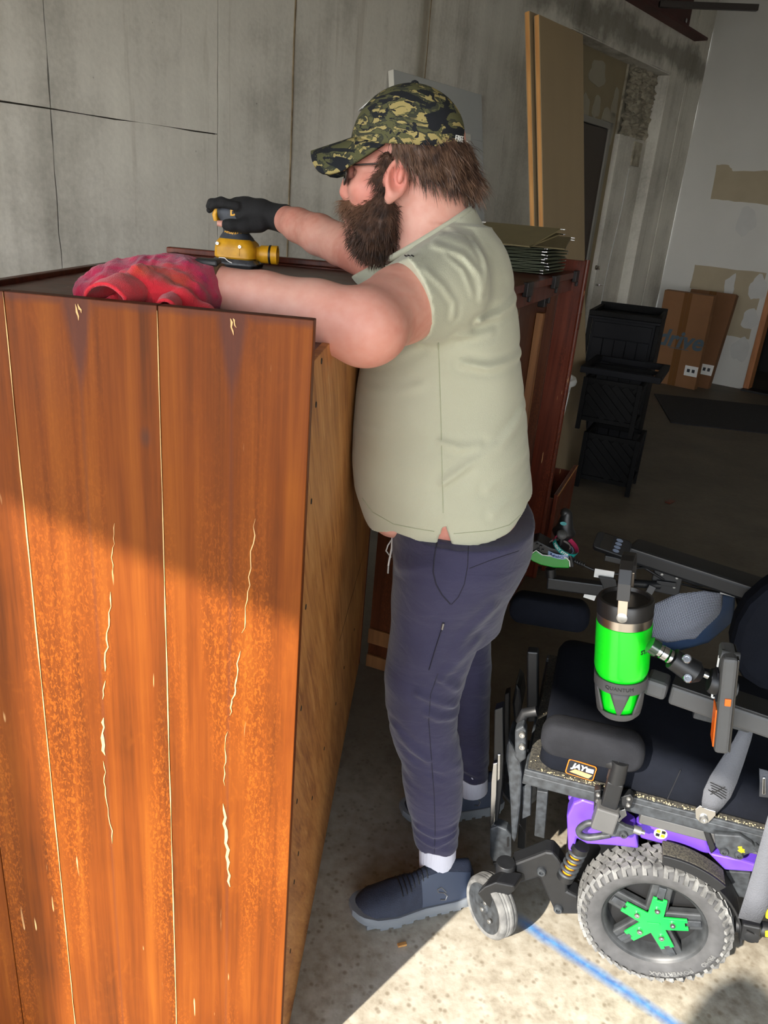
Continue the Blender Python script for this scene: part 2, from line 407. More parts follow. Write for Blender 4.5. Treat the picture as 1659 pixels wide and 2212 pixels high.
def floor_mat():
    n = NB('concrete_floor', 0.6, 0.35)
    big = n.noise(1.1, 5, 0.6); mid = n.noise(28, 4, 0.6); sp = n.vor(58.0)
    v = n.math('ADD', n.math('MULTIPLY', big, 0.5), n.math('MULTIPLY', mid, 0.5))
    c = n.ramp(v, [(0.34, lin(128, 117, 101)), (0.47, lin(166, 158, 142)), (0.60, lin(188, 182, 168))])
    spots = n.math('MULTIPLY', n.range(sp, 0.40, 0.16, 0, 1), n.range(n.noise(20, 3), 0.45, 0.56, 0, 0.62))
    c = n.mix(spots, c, lin(112, 98, 78))
    # slab coloured darker further in, standing in for the shade indoors
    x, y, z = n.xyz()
    indoor_shade = n.range(n.math('ADD', y, n.math('MULTIPLY', n.noise(1.5, 3), 0.9)), 1.55, 2.6, 0, 1)
    c = n.mix(n.math('MULTIPLY', indoor_shade, 0.92), c, n.ramp(n.noise(2.2, 6, 0.65), [(0.35, lin(72, 66, 57)), (0.65, lin(100, 92, 80))]))
    # blue chalk / spray line: a straight stroke with soft, ragged edges
    p0 = on_z(1108, 1978); p1 = on_z(1470, 2222); d = p1 - p0; L = math.hypot(d[0], d[1]); d = d / L
    u = n.math('ADD', n.math('MULTIPLY', n.math('SUBTRACT', x, float(p0[0])), float(d[0])), n.math('MULTIPLY', n.math('SUBTRACT', y, float(p0[1])), float(d[1])))
    w = n.math('SUBTRACT', n.math('MULTIPLY', n.math('SUBTRACT', y, float(p0[1])), float(d[0])), n.math('MULTIPLY', n.math('SUBTRACT', x, float(p0[0])), float(d[1])))
    w = n.math('ADD', w, n.math('MULTIPLY', n.math('SUBTRACT', n.noise(22, 3), 0.5), 0.010))
    aw = n.math('ABSOLUTE', w)
    line = n.math('MULTIPLY', n.range(aw, 0.022, 0.001, 0, 0.85), n.range(n.math('ADD', u, n.math('MULTIPLY', n.noise(20, 2), 0.05)), 0.0, 0.07, 0, 1))
    c = n.mix(line, c, n.ramp(n.noise(60, 3), [(0.3, lin(30, 92, 165)), (0.7, lin(70, 140, 195))]))
    n.color(c); n.bump(n.math('ADD', mid, n.math('MULTIPLY', sp, 0.3)), 0.25, 0.004)
    n.rough(n.range(big, 0.3, 0.7, 0.5, 0.72))
    return n.m
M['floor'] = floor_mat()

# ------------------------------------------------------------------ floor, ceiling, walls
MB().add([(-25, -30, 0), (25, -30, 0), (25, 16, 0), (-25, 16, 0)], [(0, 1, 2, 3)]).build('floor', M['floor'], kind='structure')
CO = np.array([3.0, 9.48, 0.0]); A1 = R(38.8)
WD = np.array([math.sin(A1), math.cos(A1), 0]); WN = np.array([WD[1], -WD[0], 0])
RZW = math.atan2(WD[1], WD[0]); RZB = math.atan2(WN[1], WN[0])
def loc_w(P): q = np.asarray(P) - CO; return (float(q @ WD), float(-(q @ WN)), float(q[2]))
def wl(px, py, y=0.0):     # point of the concrete wall's plane (y into the wall)
    return loc_w(on_pl(px, py, CO - WN * y, WN))

wall = MB()
wall.box2((-14, 0.032, 0), (-2.95, 0.25, 4.4)); wall.box2((-0.85, 0.032, 0), (0.0, 0.25, 4.4)); wall.box2((-2.95, 0.032, 3.04), (-0.85, 0.25, 4.4))
wall.box2((-2.95, 0.2, 0), (-0.85, 0.25, 3.04))
wo = wall.build('wall_left', M['conc_dark'], kind='structure'); wo.location = CO; wo.rotation_euler = (0, 0, RZW)

def jag(a, b, n, amp):
    """points from a to b with small sideways wobble, ends fixed"""
    out = []
    for i in range(n):
        t = i / n; w = rng.uniform(-amp, amp) if 0 < i < n else 0
        dx, dz = b[0] - a[0], b[1] - a[1]; L = math.hypot(dx, dz)
        out.append((a[0] + dx * t - dz / L * w, a[1] + dz * t + dx / L * w))
    return out
def wpanel(x0, x1, z0, z1, gap=0.0030, amp=0.0036, y0=0.0):
    x0 += gap; x1 -= gap; z0 += gap; z1 -= gap
    poly = jag((x0, z0), (x1, z0), 6, amp) + jag((x1, z0), (x1, z1), 22, amp) + jag((x1, z1), (x0, z1), 6, amp) + jag((x0, z1), (x0, z0), 22, amp)
    fr = frame((0, y0 + 0.034, 0), (0, -1, 0), (1, 0, 0))      # local x -> x, local y -> z (mirrored sign handled below)
    m = MB(); n = len(poly)
    fv = [(p[0], y0, p[1]) for p in poly]; bv = [(p[0], y0 + 0.034, p[1]) for p in poly]
    m.add(fv + bv, [tuple(range(n))] + [(i, i + n, (i + 1) % n + n, (i + 1) % n) for i in range(n)])
    return m.build('wall_panel', M['conc'], wo)
SX = [-14, -10.6, -8.9, -7.36, -6.45, -5.93, -4.76, -3.72, -2.95]
for a, b in zip(SX[:-1], SX[1:]):
    if b <= -6.4: wpanel(a, b, -0.01, 1.875); wpanel(a, b, 1.875, 4.4)
    else: wpanel(a, b, -0.01, 4.4)
MB().tube([(-5.93 + rng.uniform(-.002, .002), 0.001, .15 * k) for k in range(30)], .007, 6).build('form_ridge', M['ridge'], wo)
MB().tube([(-4.76 + rng.uniform(-.002, .002), 0.001, .15 * k) for k in range(30)], .005, 6).build('form_ridge', M['ridge'], wo)
wpanel(-2.95, -0.85, 3.04, 4.4); wpanel(-0.85, -0.44, -0.01, 4.4); wpanel(-0.44, -0.0, -0.01, 4.4, y0=-0.004)
# recess: infill board, chipped pier, returns
MB().box2((-2.95, 0.17, 2.50), (-1.52, 0.2, 3.04)).box2((-1.69, 0.17, 0), (-1.47, 0.2, 3.03)).build('infill_board', M['infill'], wo)
MB().box2((-2.952, 0.0, 0), (-2.94, 0.2, 3.04)).box2((-0.86, 0.0, 0), (-0.85, 0.2, 3.04)).box2((-2.95, 0.0, 3.03), (-0.85, 0.2, 3.042)).build('recess_reveal', M['conc'], wo)
bm = bmesh.new(); NZ = 34; NX = 14
g = [[bm.verts.new((-1.50 + 0.64 * i / NX + (rng.uniform(-.01, .01) if 0 < i < NX else 0), 0.10 + rng.uniform(0, .045), 2.42 + 0.61 * j / NZ)) for i in range(NX + 1)] for j in range(NZ + 1)]
for j in range(NZ):
    for i in range(NX): bm.faces.new((g[j][i], g[j][i + 1], g[j + 1][i + 1], g[j + 1][i]))
me = bpy.data.meshes.new('chipped_concrete'); bm.to_mesh(me); bm.free(); obj('chipped_concrete', me, M['rough_conc'], wo)
MB().box2((-1.497, 0.147, 2.43), (-0.862, 0.2, 3.028)).build('pier_core', M['rough_conc'], wo)
MB().box2((-1.50, 0.115, 0), (-0.86, 0.2, 2.43)).build('pier_face', M['conc'], wo)
MB().box2((-1.16, 0.10, 2.18), (-0.98, 0.12, 2.4)).build('cover_plate', M['rough_conc'], wo)
MB().tube([(-1.17 + 0.02 * math.sin(k * .9) - .012 * k, 0.112, 2.15 - 0.2 * k) for k in range(11)], 0.006, 5).build('paint_drip', M['mud'], wo)
def blob(parent, cx, cz, rx, rz, m, name, y=0.168, t=0.004, seed=0, n=22, e=2.0):
    g = random.Random(seed); ph = [g.uniform(0, 6.28) for _ in range(3)]; poly = []
    for k in range(n):
        a = 2 * math.pi * k / n; w = 1 + 0.10 * math.sin(3 * a + ph[0]) + 0.07 * math.sin(5 * a + ph[1]) + g.uniform(-.05, .05)
        c, s = math.cos(a), math.sin(a); q = (abs(c) ** e + abs(s) ** e) ** (-1 / e)
        poly.append((cx + rx * c * q * w, cz + rz * s * q * w))
    m_ = MB(); m_.add([(p[0], y - t, p[1]) for p in poly] + [(p[0], y + .001, p[1]) for p in poly], [tuple(range(n))] + [(i, i + n, (i + 1) % n + n, (i + 1) % n) for i in range(n)])
    return m_.build(name, m, parent)
for i, (cx, cz, rx, rz) in enumerate([(-2.06, 2.86, .15, .10), (-1.98, 2.60, .07, .09), (-1.62, 2.66, .06, .14), (-2.2, 2.54, .08, .13), (-1.70, 2.44, .15, .18), (-1.66, 1.9, .05, .35)]):
    blob(wo, cx, cz, rx, rz, M['mud2'], 'joint_compound', 0.168, .004, 10 + i, e=3)

# dark steel door in the recess
d1 = MB().box2((-2.66, 0.13, 0.01), (-1.745, 0.165, 2.44)).build('door_1', M['steel_door'], kind='structure', bevel=0.004)
d1.location = CO; d1.rotation_euler = (0, 0, RZW)
MB().box2((-2.72, 0.115, 0), (-2.665, 0.172, 2.50)).box2((-1.74, 0.115, 0), (-1.685, 0.172, 2.50)).box2((-2.72, 0.115, 2.445), (-1.685, 0.172, 2.50)).build('door_frame', M['door_frame'], d1, bevel=0.004)
k_ = wl(1290, 578, 0.12); h_ = wl(1287, 615, 0.12)
MB().lathe([(0.001, 0), (.03, 0), (.03, .012), (.02, .02), (.02, .035), (.001, .037)], 20, frame((k_[0], 0.13, k_[2]), (0, -1, 0))).build('deadbolt', M['chrome'], d1, smooth=40)
MB().lathe([(0.001, 0), (.034, 0), (.034, .01), (.012, .014), (.012, .05), (.001, .052)], 20, frame((h_[0] - .01, 0.13, h_[2]), (0, -1, 0))).tube([(h_[0] - .01, 0.085, h_[2]), (h_[0] + .03, 0.08, h_[2]), (h_[0] + .10, 0.085, h_[2] + .004)], [.011, .011, .008], 10).build('door_handle', M['chrome'], d1, smooth=40)

# red-oxide channel along the top of the wall, bar beside it
ch = MB().box2((-6.0, -0.14, 3.40), (-0.44, -0.003, 3.425)).box2((-6.0, -0.035, 3.42), (-0.72, -0.015, 4.1)).box2((-6.0, -0.14, 4.09), (-0.72, -0.003, 4.11))
cho = ch.build('steel_channel', M['rust_steel'], bevel=0.003); cho.location = CO; cho.rotation_euler = (0, 0, RZW)
tag(cho, 'rust red steel channel bolted high along the concrete wall', 'beam')
for bx, bz in ((-1.05, 3.78), (-1.12, 3.58), (-0.84, 3.5), (-0.8, 3.72), (-1.5, 3.8)):
    MB().lathe([(.001, 0), (.022, 0), (.022, .014), (.001, .016)], 6, frame((bx, -0.035, bz), (0, -1, 0))).build('bolt', M['chrome'], cho)
rb = on_pl(1424, 9, CO + WN * 0.10, WN); re_ = on_pl(1637, 17, rb, (0, 1, 0))
bar = MB().bar(rb, re_, 0.05, 0.05).build('square_bar', M['rod'], bevel=0.004); tag(bar, 'short dark bar jutting out from the steel channel', 'bar')

# white drywall at the back, with its doorway
wb = MB().box2((0, 0, 0), (1.19, 0.12, 4.4)).box2((1.19, 0, 2.08), (2.15, 0.12, 4.4)).box2((2.15, 0, 0), (9.6, 0.12, 4.4)).build('wall_back', M['drywall'], kind='structure')
wb.location = CO; wb.rotation_euler = (0, 0, RZB)
def wbp(px, py): P = on_pl(px, py, CO, WD) - CO; return (float(P @ WN), float(P[2]))
def poly_on(parent, pts, m, name, y=0.0, t=0.002, jit=0.006, sub=5):
    poly = []
    for a, b in zip(pts, pts[1:] + pts[:1]): poly += jag(a, b, sub, jit)
    n = len(poly); q = MB(); q.add([(p[0], y - t, p[1]) for p in poly] + [(p[0], y + .001, p[1]) for p in poly], [tuple(range(n))] + [(i, i + n, (i + 1) % n + n, (i + 1) % n) for i in range(n)])
    return q.build(name, m, parent)
poly_on(wb, [wbp(1490, 622), wbp(1501, 572), wbp(1656, 590), wbp(1618, 733), wbp(1556, 722), wbp(1578, 640)], M['dry_tan'], 'drywall_patch')
poly_on(wb, [wbp(1535, 430), wbp(1548, 356), wbp(1575, 357), wbp(1584, 370), wbp(1700, 369), wbp(1690, 447), wbp(1600, 436)], M['dry_tan'], 'drywall_patch')
poly_on(wb, [wbp(1552, 725), wbp(1562, 640), wbp(1567, 605), wbp(1590, 590), wbp(1586, 625), wbp(1572, 660), wbp(1560, 722)], M['mud'], 'joint_compound', -.003, .003)
for i, (px, py, rx, rz) in enumerate([(1637, 622, .09, .13), (1621, 690, .09, .11), (1599, 755, .10, .13), (1521, 790, .09, .1), (1519, 815, .05, .06), (1612, 478, .10, .15)]):
    c = wbp(px, py); blob(wb, c[0], c[1], rx, rz, M['mud'], 'joint_compound', -.003, .003, 40 + i)
tr = MB().box2((1.185, -0.012, 0), (1.245, 0.13, 2.09)).box2((2.10, -0.012, 0), (2.16, 0.13, 2.09)).box2((1.185, -0.012, 2.05), (2.16, 0.13, 2.11)).build('trim_1', M['jamb'], kind='structure')
tr.location = CO; tr.rotation_euler = (0, 0, RZB)
th = MB().box2((1.19, -0.10, 0), (2.15, 0.12, 0.02)).build('trim_2', M['threshold'], kind='structure'); th.location = CO; th.rotation_euler = (0, 0, RZB)
br_ = MB().box2((0.9, 1.6, 0), (2.6, 1.7, 2.5)).box2((0.85, .12, 0), (0.9, 1.7, 2.5)).box2((2.6, .12, 0), (2.65, 1.7, 2.5)).box2((.85, .12, 2.5), (2.65, 1.7, 2.55)).build('wall_doorway', M['black_void'], kind='structure')
br_.location = CO; br_.rotation_euler = (0, 0, RZB)
# front wall with the garage opening (behind the camera), ceiling, far right wall
J = np.array([-1.87, -0.53, 0.0]); HEAD = 2.462
wf = MB().box2((-0.32, -0.12, 0), (0, 0.0, HEAD)).box2((-2.7, -0.12, HEAD), (7.2, 0.0, 4.4)).box2((6.2, -0.12, 0), (7.2, 0.0, HEAD)).box2((-2.7, -0.12, 0), (-2.45, 0.0, HEAD)).build('wall_front', M['conc'], kind='structure')
wf.location = J; wf.rotation_euler = (0, 0, RZB)
wr = MB().box2((-11.5, -0.12, 0), (0.3, 0.0, 4.4)).build('wall_right', M['conc'], kind='structure'); wr.location = CO + WN * 9.6; wr.rotation_euler = (0, 0, RZW)
bo_ = MB().lathe([(.085, 0), (.085, 1.20), (.078, 1.25), (.055, 1.285), (.02, 1.30), (.001, 1.302)], 32).build('added_shadow_post', M['rod'], kind='structure', smooth=50); bo_.location = (-0.47, -0.36, 0)   # unseen post, added to cast the photographer's shadow on the floor
ce = MB().box2((-13, -10.2, 4.4), (0.4, 0.4, 4.5)).build('ceiling', M['ceil'], kind='structure'); ce.location = CO; ce.rotation_euler = (0, 0, RZW)
# ------------------------------------------------------------------ wood
def stain_wood(name, dark, mid, light, gx=26, gz=0.9, rough=0.38, joints=None, z0=1.34, z1=1.461, spec=.28):
    n = NB(name, rough, spec)
    rnd = n.t.nodes.new('ShaderNodeObjectInfo').outputs['Random']
    v2 = n.t.nodes.new('ShaderNodeCombineXYZ'); n.link(n.math('MULTIPLY', rnd, 7.3), v2.inputs[0]); n.link(n.math('MULTIPLY', rnd, 3.1), v2.inputs[2])
    va = n.t.nodes.new('ShaderNodeVectorMath'); va.operation = 'ADD'; n.link(n.tc, va.inputs[0]); n.link(v2.outputs[0], va.inputs[1]); vec = va.outputs[0]
    g1 = n.noise(1, 6, 0.62, n.map((gx, gx, gz), vec=vec), 0.6); g2 = n.noise(1, 4, 0.6, n.map((gx * 5, gx * 5, 3.5), vec=vec)); bl = n.noise(2.4, 4, 0.55, vec)
    cur = n.noise(1, 3, 0.5, n.map((60, 60, 26), vec=vec), 1.5)
    v = n.math('ADD', n.math('MULTIPLY', g1, 0.5), n.math('ADD', n.math('MULTIPLY', g2, 0.2), n.math('MULTIPLY', bl, 0.3)))
    c = n.ramp(v, [(0.36, lin(*dark)), (0.5, lin(*mid)), (0.66, lin(*light))])
    curl = n.math('MULTIPLY', n.range(cur, 0.53, 0.72, 0, 0.14), n.range(n.noise(3.2, 3, 0.5, vec), 0.5, 0.62, 0, 1))
    c = n.mix(curl, c, lin(*[min(255, int(q * 1.22)) for q in light]))
    fl = n.math('MULTIPLY', n.range(n.noise(1, 3, 0.6, n.map((260, 260, 110), vec=vec), .8), 0.50, 0.60, 0, 0.42), n.math('MULTIPLY', n.range(n.noise(1, 3, 0.5, n.map((11, 11, 1.1), (3, 0, 5), vec=vec)), 0.48, 0.58, 0, 1), n.range(n.xyz()[2], 1.25, .95, .15, 1)))
    c = n.mix(fl, c, lin(*[min(255, int(q * 1.28)) for q in light]))
    scr = n.math('MULTIPLY', n.range(n.noise(1, 2, 0.5, n.map((90, 90, 9), vec=vec)), 0.70, 0.74, 0, 0.85), n.range(n.noise(5, 3, 0.5, vec), 0.5, 0.6, 0, 1))
    c = n.mix(scr, c, lin(222, 180, 124))
    if joints:
        x, y, z = n.xyz(); t = n.range(z, z0, z1, 0, 1)
        m_ = None
        for xj in joints:
            dx = n.math('ABSOLUTE', n.math('SUBTRACT', n.math('ADD', x, n.math('MULTIPLY', n.math('SUBTRACT', g1, .5), .02)), xj))
            q = n.range(n.math('SUBTRACT', n.math('MULTIPLY', t, 0.022), dx), -0.004, 0.006, 0, 0.75)
            m_ = q if m_ is None else n.math('MAXIMUM', m_, q)
        edge = n.range(n.math('ADD', z, n.math('MULTIPLY', n.math('SUBTRACT', n.noise(30, 3), .5), .012)), z1 - .012, z1 - .004, 0, 0.6)
        m_ = n.math('MAXIMUM', m_, edge)
        c = n.mix(m_, c, lin(74, 42, 36))
        knot = n.range(n.vor(5.0, n.map((1, 1, .55), (2.2, 0, .37), vec=vec)), 0.05, 0.015, 0, 0.6); c = n.mix(knot, c, lin(70, 44, 34))
    n.color(c); n.bump(n.math('ADD', n.math('MULTIPLY', g2, .6), g1), 0.12, 0.003)
    n.rough(n.range(bl, 0.35, 0.65, rough - 0.06, rough + 0.14))
    return n.m
def ply_mat():
    n = NB('diagonal_plywood', 0.6, 0.35); v0 = n.map((1, 1, 1), (0, 0, 0), (R(-38), 0, 0))
    g1 = n.noise(1, 6, 0.62, n.map((1, 42, 3.5), vec=v0), 0.7); g2 = n.noise(1, 4, 0.6, n.map((1, 190, 16), vec=v0)); bl = n.noise(3.0, 4, .6)
    v = n.math('ADD', n.math('MULTIPLY', g1, .5), n.math('ADD', n.math('MULTIPLY', g2, .2), n.math('MULTIPLY', bl, .3)))
    c = n.ramp(v, [(.36, lin(124, 70, 32)), (.5, lin(176, 118, 62)), (.66, lin(206, 150, 90))])
    scr = n.range(n.noise(1, 2, .5, n.map((1, 150, 7), vec=v0)), .70, .75, 0, .6); c = n.mix(scr, c, lin(226, 186, 128))
    n.color(c); n.bump(g2, .1, .003); return n.m
JX = [-0.302, -0.104]
M['board'] = stain_wood('honey_stained_board', (70, 32, 7), (106, 51, 11), (130, 70, 18), rough=.5, spec=.14, joints=JX)
M['ply'] = ply_mat()
M['mahog'] = stain_wood('dark_red_brown_wood', (52, 22, 16), (84, 38, 26), (112, 54, 36), rough=.35)
M['mahog2'] = stain_wood('red_brown_varnished_wood', (58, 24, 15), (88, 38, 24), (112, 54, 34), gx=18, rough=.3)
M['panel_br'] = stain_wood('dark_brown_panel', (48, 24, 14), (74, 38, 20), (92, 50, 28), rough=.4)
M['pine'] = mat('pale_pine', (196, 146, 84), .6, c2=(164, 110, 56), vs_=1.0, stretch=(40, 40, 3))
M['strip'] = mat('light_brown_strip', (138, 92, 50), .6, c2=(112, 70, 36), vs_=1.0, stretch=(40, 40, 3))
M['raw'] = mat('raw_end_grain', (150, 112, 74), .85, c2=(92, 66, 44), vs_=60, bump=.6, bs=60)
M['pale_line'] = mat('pale_glue_line', (206, 164, 108), .7, var=.15, vs_=60)
M['hole'] = mat('screw_hole', (36, 28, 22), .7)
M['dark_metal'] = mat('dark_metal', (40, 38, 38), .4, .8)

# ------------------------------------------------------------------ wardrobe being sanded
AO = np.array([-0.107, 0.972, 0.0]); AYAW = R(2.48)
AXX = np.array([math.cos(AYAW), -math.sin(AYAW), 0]); AXY = np.array([math.sin(AYAW), math.cos(AYAW), 0])
AL = 1.50; AH = 1.461; AD = 0.68
war = thing('wardrobe', 'tall honey brown wooden wardrobe being sanded, its worn plank side facing forward', 'wardrobe', AO, -AYAW, 'unfinished wardrobes')
def aloc(P): q = np.asarray(P) - AO; return (float(q @ AXX), float(q @ AXY), float(q[2]))
def apan(px, py): return aloc(on_pl(px, py, AO, AXY))
def aply(px, py): return aloc(on_pl(px, py, AO - AXX * 0.002, AXX))
xs = [-AD, -0.5, -0.3965, -0.1985, 0.0]
for a, b in zip(xs[:-1], xs[1:]):
    MB().box2((a + .0006, 0, 0.0), (b - .0006, 0.022, AH)).build('board', M['board'], war, bevel=0.0012)
def ribbon(pts, w0, m, name, parent, y=-0.0006, jit=.6):
    q = MB(); n = len(pts); P = [Vector((p[0], y, p[2])) for p in pts]; vs = []
    for i, p in enumerate(P):
        t = (P[min(i + 1, n - 1)] - P[max(i - 1, 0)]).normalized(); s = Vector((t.z, 0, -t.x))
        w = w0 * .6 * (1 if 0 < i < n - 1 else .2) * (1 + rng.uniform(-jit, jit))
        vs += [p - s * w, p + s * w]
    q.add(vs, [(2 * i, 2 * i + 1, 2 * i + 3, 2 * i + 2) for i in range(n - 1)]); return q.build(name, m, parent, solid=0.0006)
def dense(pts, n, jit):
    out = []
    for a, b in zip(pts[:-1], pts[1:]):
        for i in range(n): t = i / n; out.append(tuple(a[k] + (b[k] - a[k]) * t + (rng.uniform(-jit, jit) if i else 0) for k in range(3)))
    return out + [pts[-1]]
ribbon(dense([(-0.3965, 0, 1.46), (-0.3965, 0, 0.02)], 30, .0003), .0011, M['pale_line'], 'glue_line', war)
ribbon(dense([(-0.1985, 0, 1.455), (-0.1985, 0, 0.02)], 30, .0003), .0011, M['pale_line'], 'glue_line', war)
for path in ([(248, 1130), (240, 1260), (228, 1440), (222, 1560), (228, 1700), (252, 1880)], [(552, 1120), (530, 1330), (508, 1480), (488, 1590), (484, 1750), (497, 1915)]):
    p = dense([apan(*q) for q in path], 12, .0022)
    i = 0
    while i < len(p) - 4:
        k = rng.randint(5, 16); ribbon(p[i:i + k], rng.choice((.0007, .001, .0014, .0032)), M['pale_line'], 'split', war); i += k + rng.randint(0, 3)
for px in (168, 503):
    for dx, ln in ((0, 40), (6, 24)):
        a = apan(px + dx - 5, 656 + (px - 168) * .095); b = apan(px + dx + 2, 652 + (px - 168) * .095 + ln)
        ribbon(dense([a, b], 4, .001), .0018, M['pale_line'], 'chip', war)
MB().box2((-0.014, 0.023, 0.0), (-0.002, AL, 1.405)).build('back_panel', M['ply'], war, bevel=0.001)
MB().box2((-AD + .02, 0.023, 1.383), (-0.0145, AL, 1.404)).build('top_board', M['mahog'], war)
for y0 in (0.03,): MB().box2((-0.055, y0, 1.405), (-0.016, y0 + .03, 1.452)).build('corner_block', M['raw'], war, bevel=.003)
MB().box2((-AD, 0.023, 1.38), (-AD + .019, AL, 1.414)).build('top_rail', M['mahog'], war, bevel=.002)
MB().box2((-AD + .02, 0.03, 0.05), (-0.02, AL, 0.07)).box2((-AD + .02, 0.03, 0.7), (-0.02, AL, 0.72)).build('shelf', M['panel_br'], war)
MB().box2((-AD - .02, AL + .001, 0), (0.0, AL + .022, 1.427)).build('end_panel', M['mahog'], war, bevel=.002)
for lo, hi in (((-AD - .02, AL - .012, 1.410), (0, AL, 1.427)), ((-AD - .02, AL - .012, 1.30), (-AD, AL, 1.41)), ((-AD, AL - .006, 1.398), (0, AL, 1.409))):
    MB().box2(lo, hi).build('moulding', M['mahog2'], war, bevel=.003)
for q in ((694, 780), (682, 874), (672, 1083), (660, 1311), (650, 1530), (641, 1731), (644, 1844), (635, 1905), (627, 2054), (725, 1520), (700, 1617), (674, 1724), (743, 1442), (765, 1360)):
    p = aply(*q); MB().lathe([(.0012, -.0006), (.0036, .0), (.0044, .0008), (.0044, -.002)], 10, frame((-.0018, p[1], p[2]), (1, 0, 0))).build('screw', M['hole'], war)
a, b = aply(786, 1193), aply(733, 1385)
cr = MB(); pts = dense([a, b], 10, .004); vs = []
for i, p in enumerate(pts): w = .0022 * math.sin(math.pi * (i + .3) / len(pts)); vs += [(-.0014, p[1] - w, p[2] + w * .4), (-.0014, p[1] + w, p[2] - w * .4)]
cr.add(vs, [(2 * i, 2 * i + 1, 2 * i + 3, 2 * i + 2) for i in range(len(pts) - 1)]); cr.build('split', M['hole'], war, solid=.0006)
for q in ((230, 594), (385, 557)):
    P = on_z(*q, 1.424); p = aloc(P)
    MB().lathe([(.001, -.022), (.005, -.022), (.005, -.017), (.007, -.016), (.007, .018), (.005, .02), (.001, .021)], 12, frame((p[0], p[1], 1.421), (0.85, .5, .12))).build('hinge_pin', M['dark_metal'], war, smooth=40)

# ------------------------------------------------------------------ second wardrobe, behind the man
HO = np.array([0.321, 2.344, 0.0]); HY = R(21)
HX = np.array([math.sin(HY), math.cos(HY), 0]); HN = np.array([HX[1], -HX[0], 0])
hut = thing('wardrobe', 'open dark red brown wardrobe standing behind the man, folders on its top', 'wardrobe', HO, math.atan2(HX[1], HX[0]), 'unfinished wardrobes')
def hx(px, py, y): q = on_pl(px, py, HO - HN * y, HN) - HO; return float(q @ HX)
HD = 0.36
MB().box2((1.085, -0.03, 0), (1.107, HD, 1.455)).build('end_panel', M['mahog2'], hut, bevel=.002)
MB().tube([(1.096, -0.034, 0), (1.096, -0.034, 1.46)], .013, 10).build('moulding', M['mahog2'], hut, smooth=50)
MB().box2((0.0, 0.0, 0), (0.022, HD, 1.41)).build('side_panel', M['panel_br'], hut, bevel=.002)
MB().box2((0.024, 0.10, 0.06), (1.083, 0.115, 1.375)).build('back_panel', M['panel_br'], hut)
MB().box2((0.0, 0.0, 1.385), (1.083, HD, 1.41)).build('top_board', M['mahog'], hut, bevel=.002)
MB().box2((0.02, 0.01, 1.335), (1.080, 0.035, 1.384)).build('top_rail', M['mahog'], hut, bevel=.002)
MB().box2((0.02, 0.0, 0.0), (1.080, 0.03, 0.06)).build('bottom_rail', M['mahog2'], hut, bevel=.002)
MB().box2((-.012, 0.0, 0.10), (-.0005, HD, 0.16)).box2((-.012, 0.0, 0.0), (-.0005, HD, 0.05)).build('base_cleat', M['strip'], hut, bevel=.002)
x2 = hx(1191, 770, .08); MB().box2((x2 - .055, 0.07, 0.06), (x2, 0.098, 1.334)).build('stile', M['strip'], hut, bevel=.001)
MB().box2((x2 - .20, 0.06, 0.06), (x2 - .06, 0.098, 1.334)).build('stile', M['panel_br'], hut, bevel=.001)
x1 = hx(1156, 790, .08); MB().box2((x1 - .05, 0.07, 0.06), (x1, 0.098, 1.25)).build('stile', M['strip'], hut, bevel=.001)
for q, y in (((1185, 803), .06), ((1172, 636), .06)):
    xx = hx(*q, y); zz = float(on_pl(*q, HO - HN * y, HN)[2])
    MB().box2((xx - .03, 0.04, zz - .045), (xx + .02, 0.068, zz + .045)).box2((xx - .012, 0.028, zz - .03), (xx + .008, 0.042, zz + .03)).build('latch', M['dark_metal'], hut, bevel=.003)
for xx in (.18, .62, 1.06):
    MB().box2((xx - .04, -.012, 1.372), (xx + .04, .004, 1.416)).box2((xx - .008, -.016, 1.355), (xx + .008, -.006, 1.374)).build('corner_clip', M['dark_metal'], hut, bevel=.002)

# hanging folders on top of it
M['rod2'] = mat('hook_steel', (120, 120, 118), .4, .9)
M['folder'] = mat('dark_green_folder', (62, 68, 48), .75, var=.08, vs_=30)
M['folder_in'] = mat('olive_folder_face', (106, 96, 66), .75, var=.06, vs_=20)
def folder(x, y, z, rz, tilt, op, lab, m):
    P = HO + HX * x - HN * y; t = thing('hanging_folder', lab, 'folder', (P[0], P[1], z), math.atan2(HX[1], HX[0]) + rz, 'hanging folders stacked on the rear wardrobe')
    w, d = .30, .235
    for s, a in ((1, tilt + op), (0, tilt)):
        q = MB(); ca, sa = math.cos(a), math.sin(a)
        q.add([(-w / 2, -d / 2, 0), (w / 2, -d / 2, 0), (w / 2, -d / 2 + d * ca, d * sa), (-w / 2, -d / 2 + d * ca, d * sa)], [(0, 1, 2, 3)])
        q.build('leaf', m, t, solid=.0045)
        yy, zz = -d / 2 + d * ca, d * sa
        [MB().box((e_ * (w / 2 + .008), yy - .006, zz), (.016, .012, .004)).build('hook', M['chrome'], t, bevel=.001) for e_ in (-1, 1)]
    return t
N_F = ['lowest', 'second lowest', 'third lowest', 'fourth lowest', 'fifth lowest', 'third from top', 'second from top']
for i in range(7):
    folder(.80 + rng.uniform(-.02, .02), .155 + rng.uniform(-.012, .012), 1.413 + .0125 * i, R(178) + rng.uniform(-.05, .05), R(.8) + rng.uniform(0, .012), R(2.4), f'dark green hanging folder, {N_F[i]} of the stack on the rear wardrobe', M['folder'])
folder(.76, .15, 1.506, R(-84), R(7), R(2), 'olive hanging folder tilted flat on the top of the folder stack', M['folder_in'])
folder(.52, .17, 1.512, R(-104), R(11), R(4), 'olive hanging folder sagging over the near end of the folder stack', M['folder_in'])
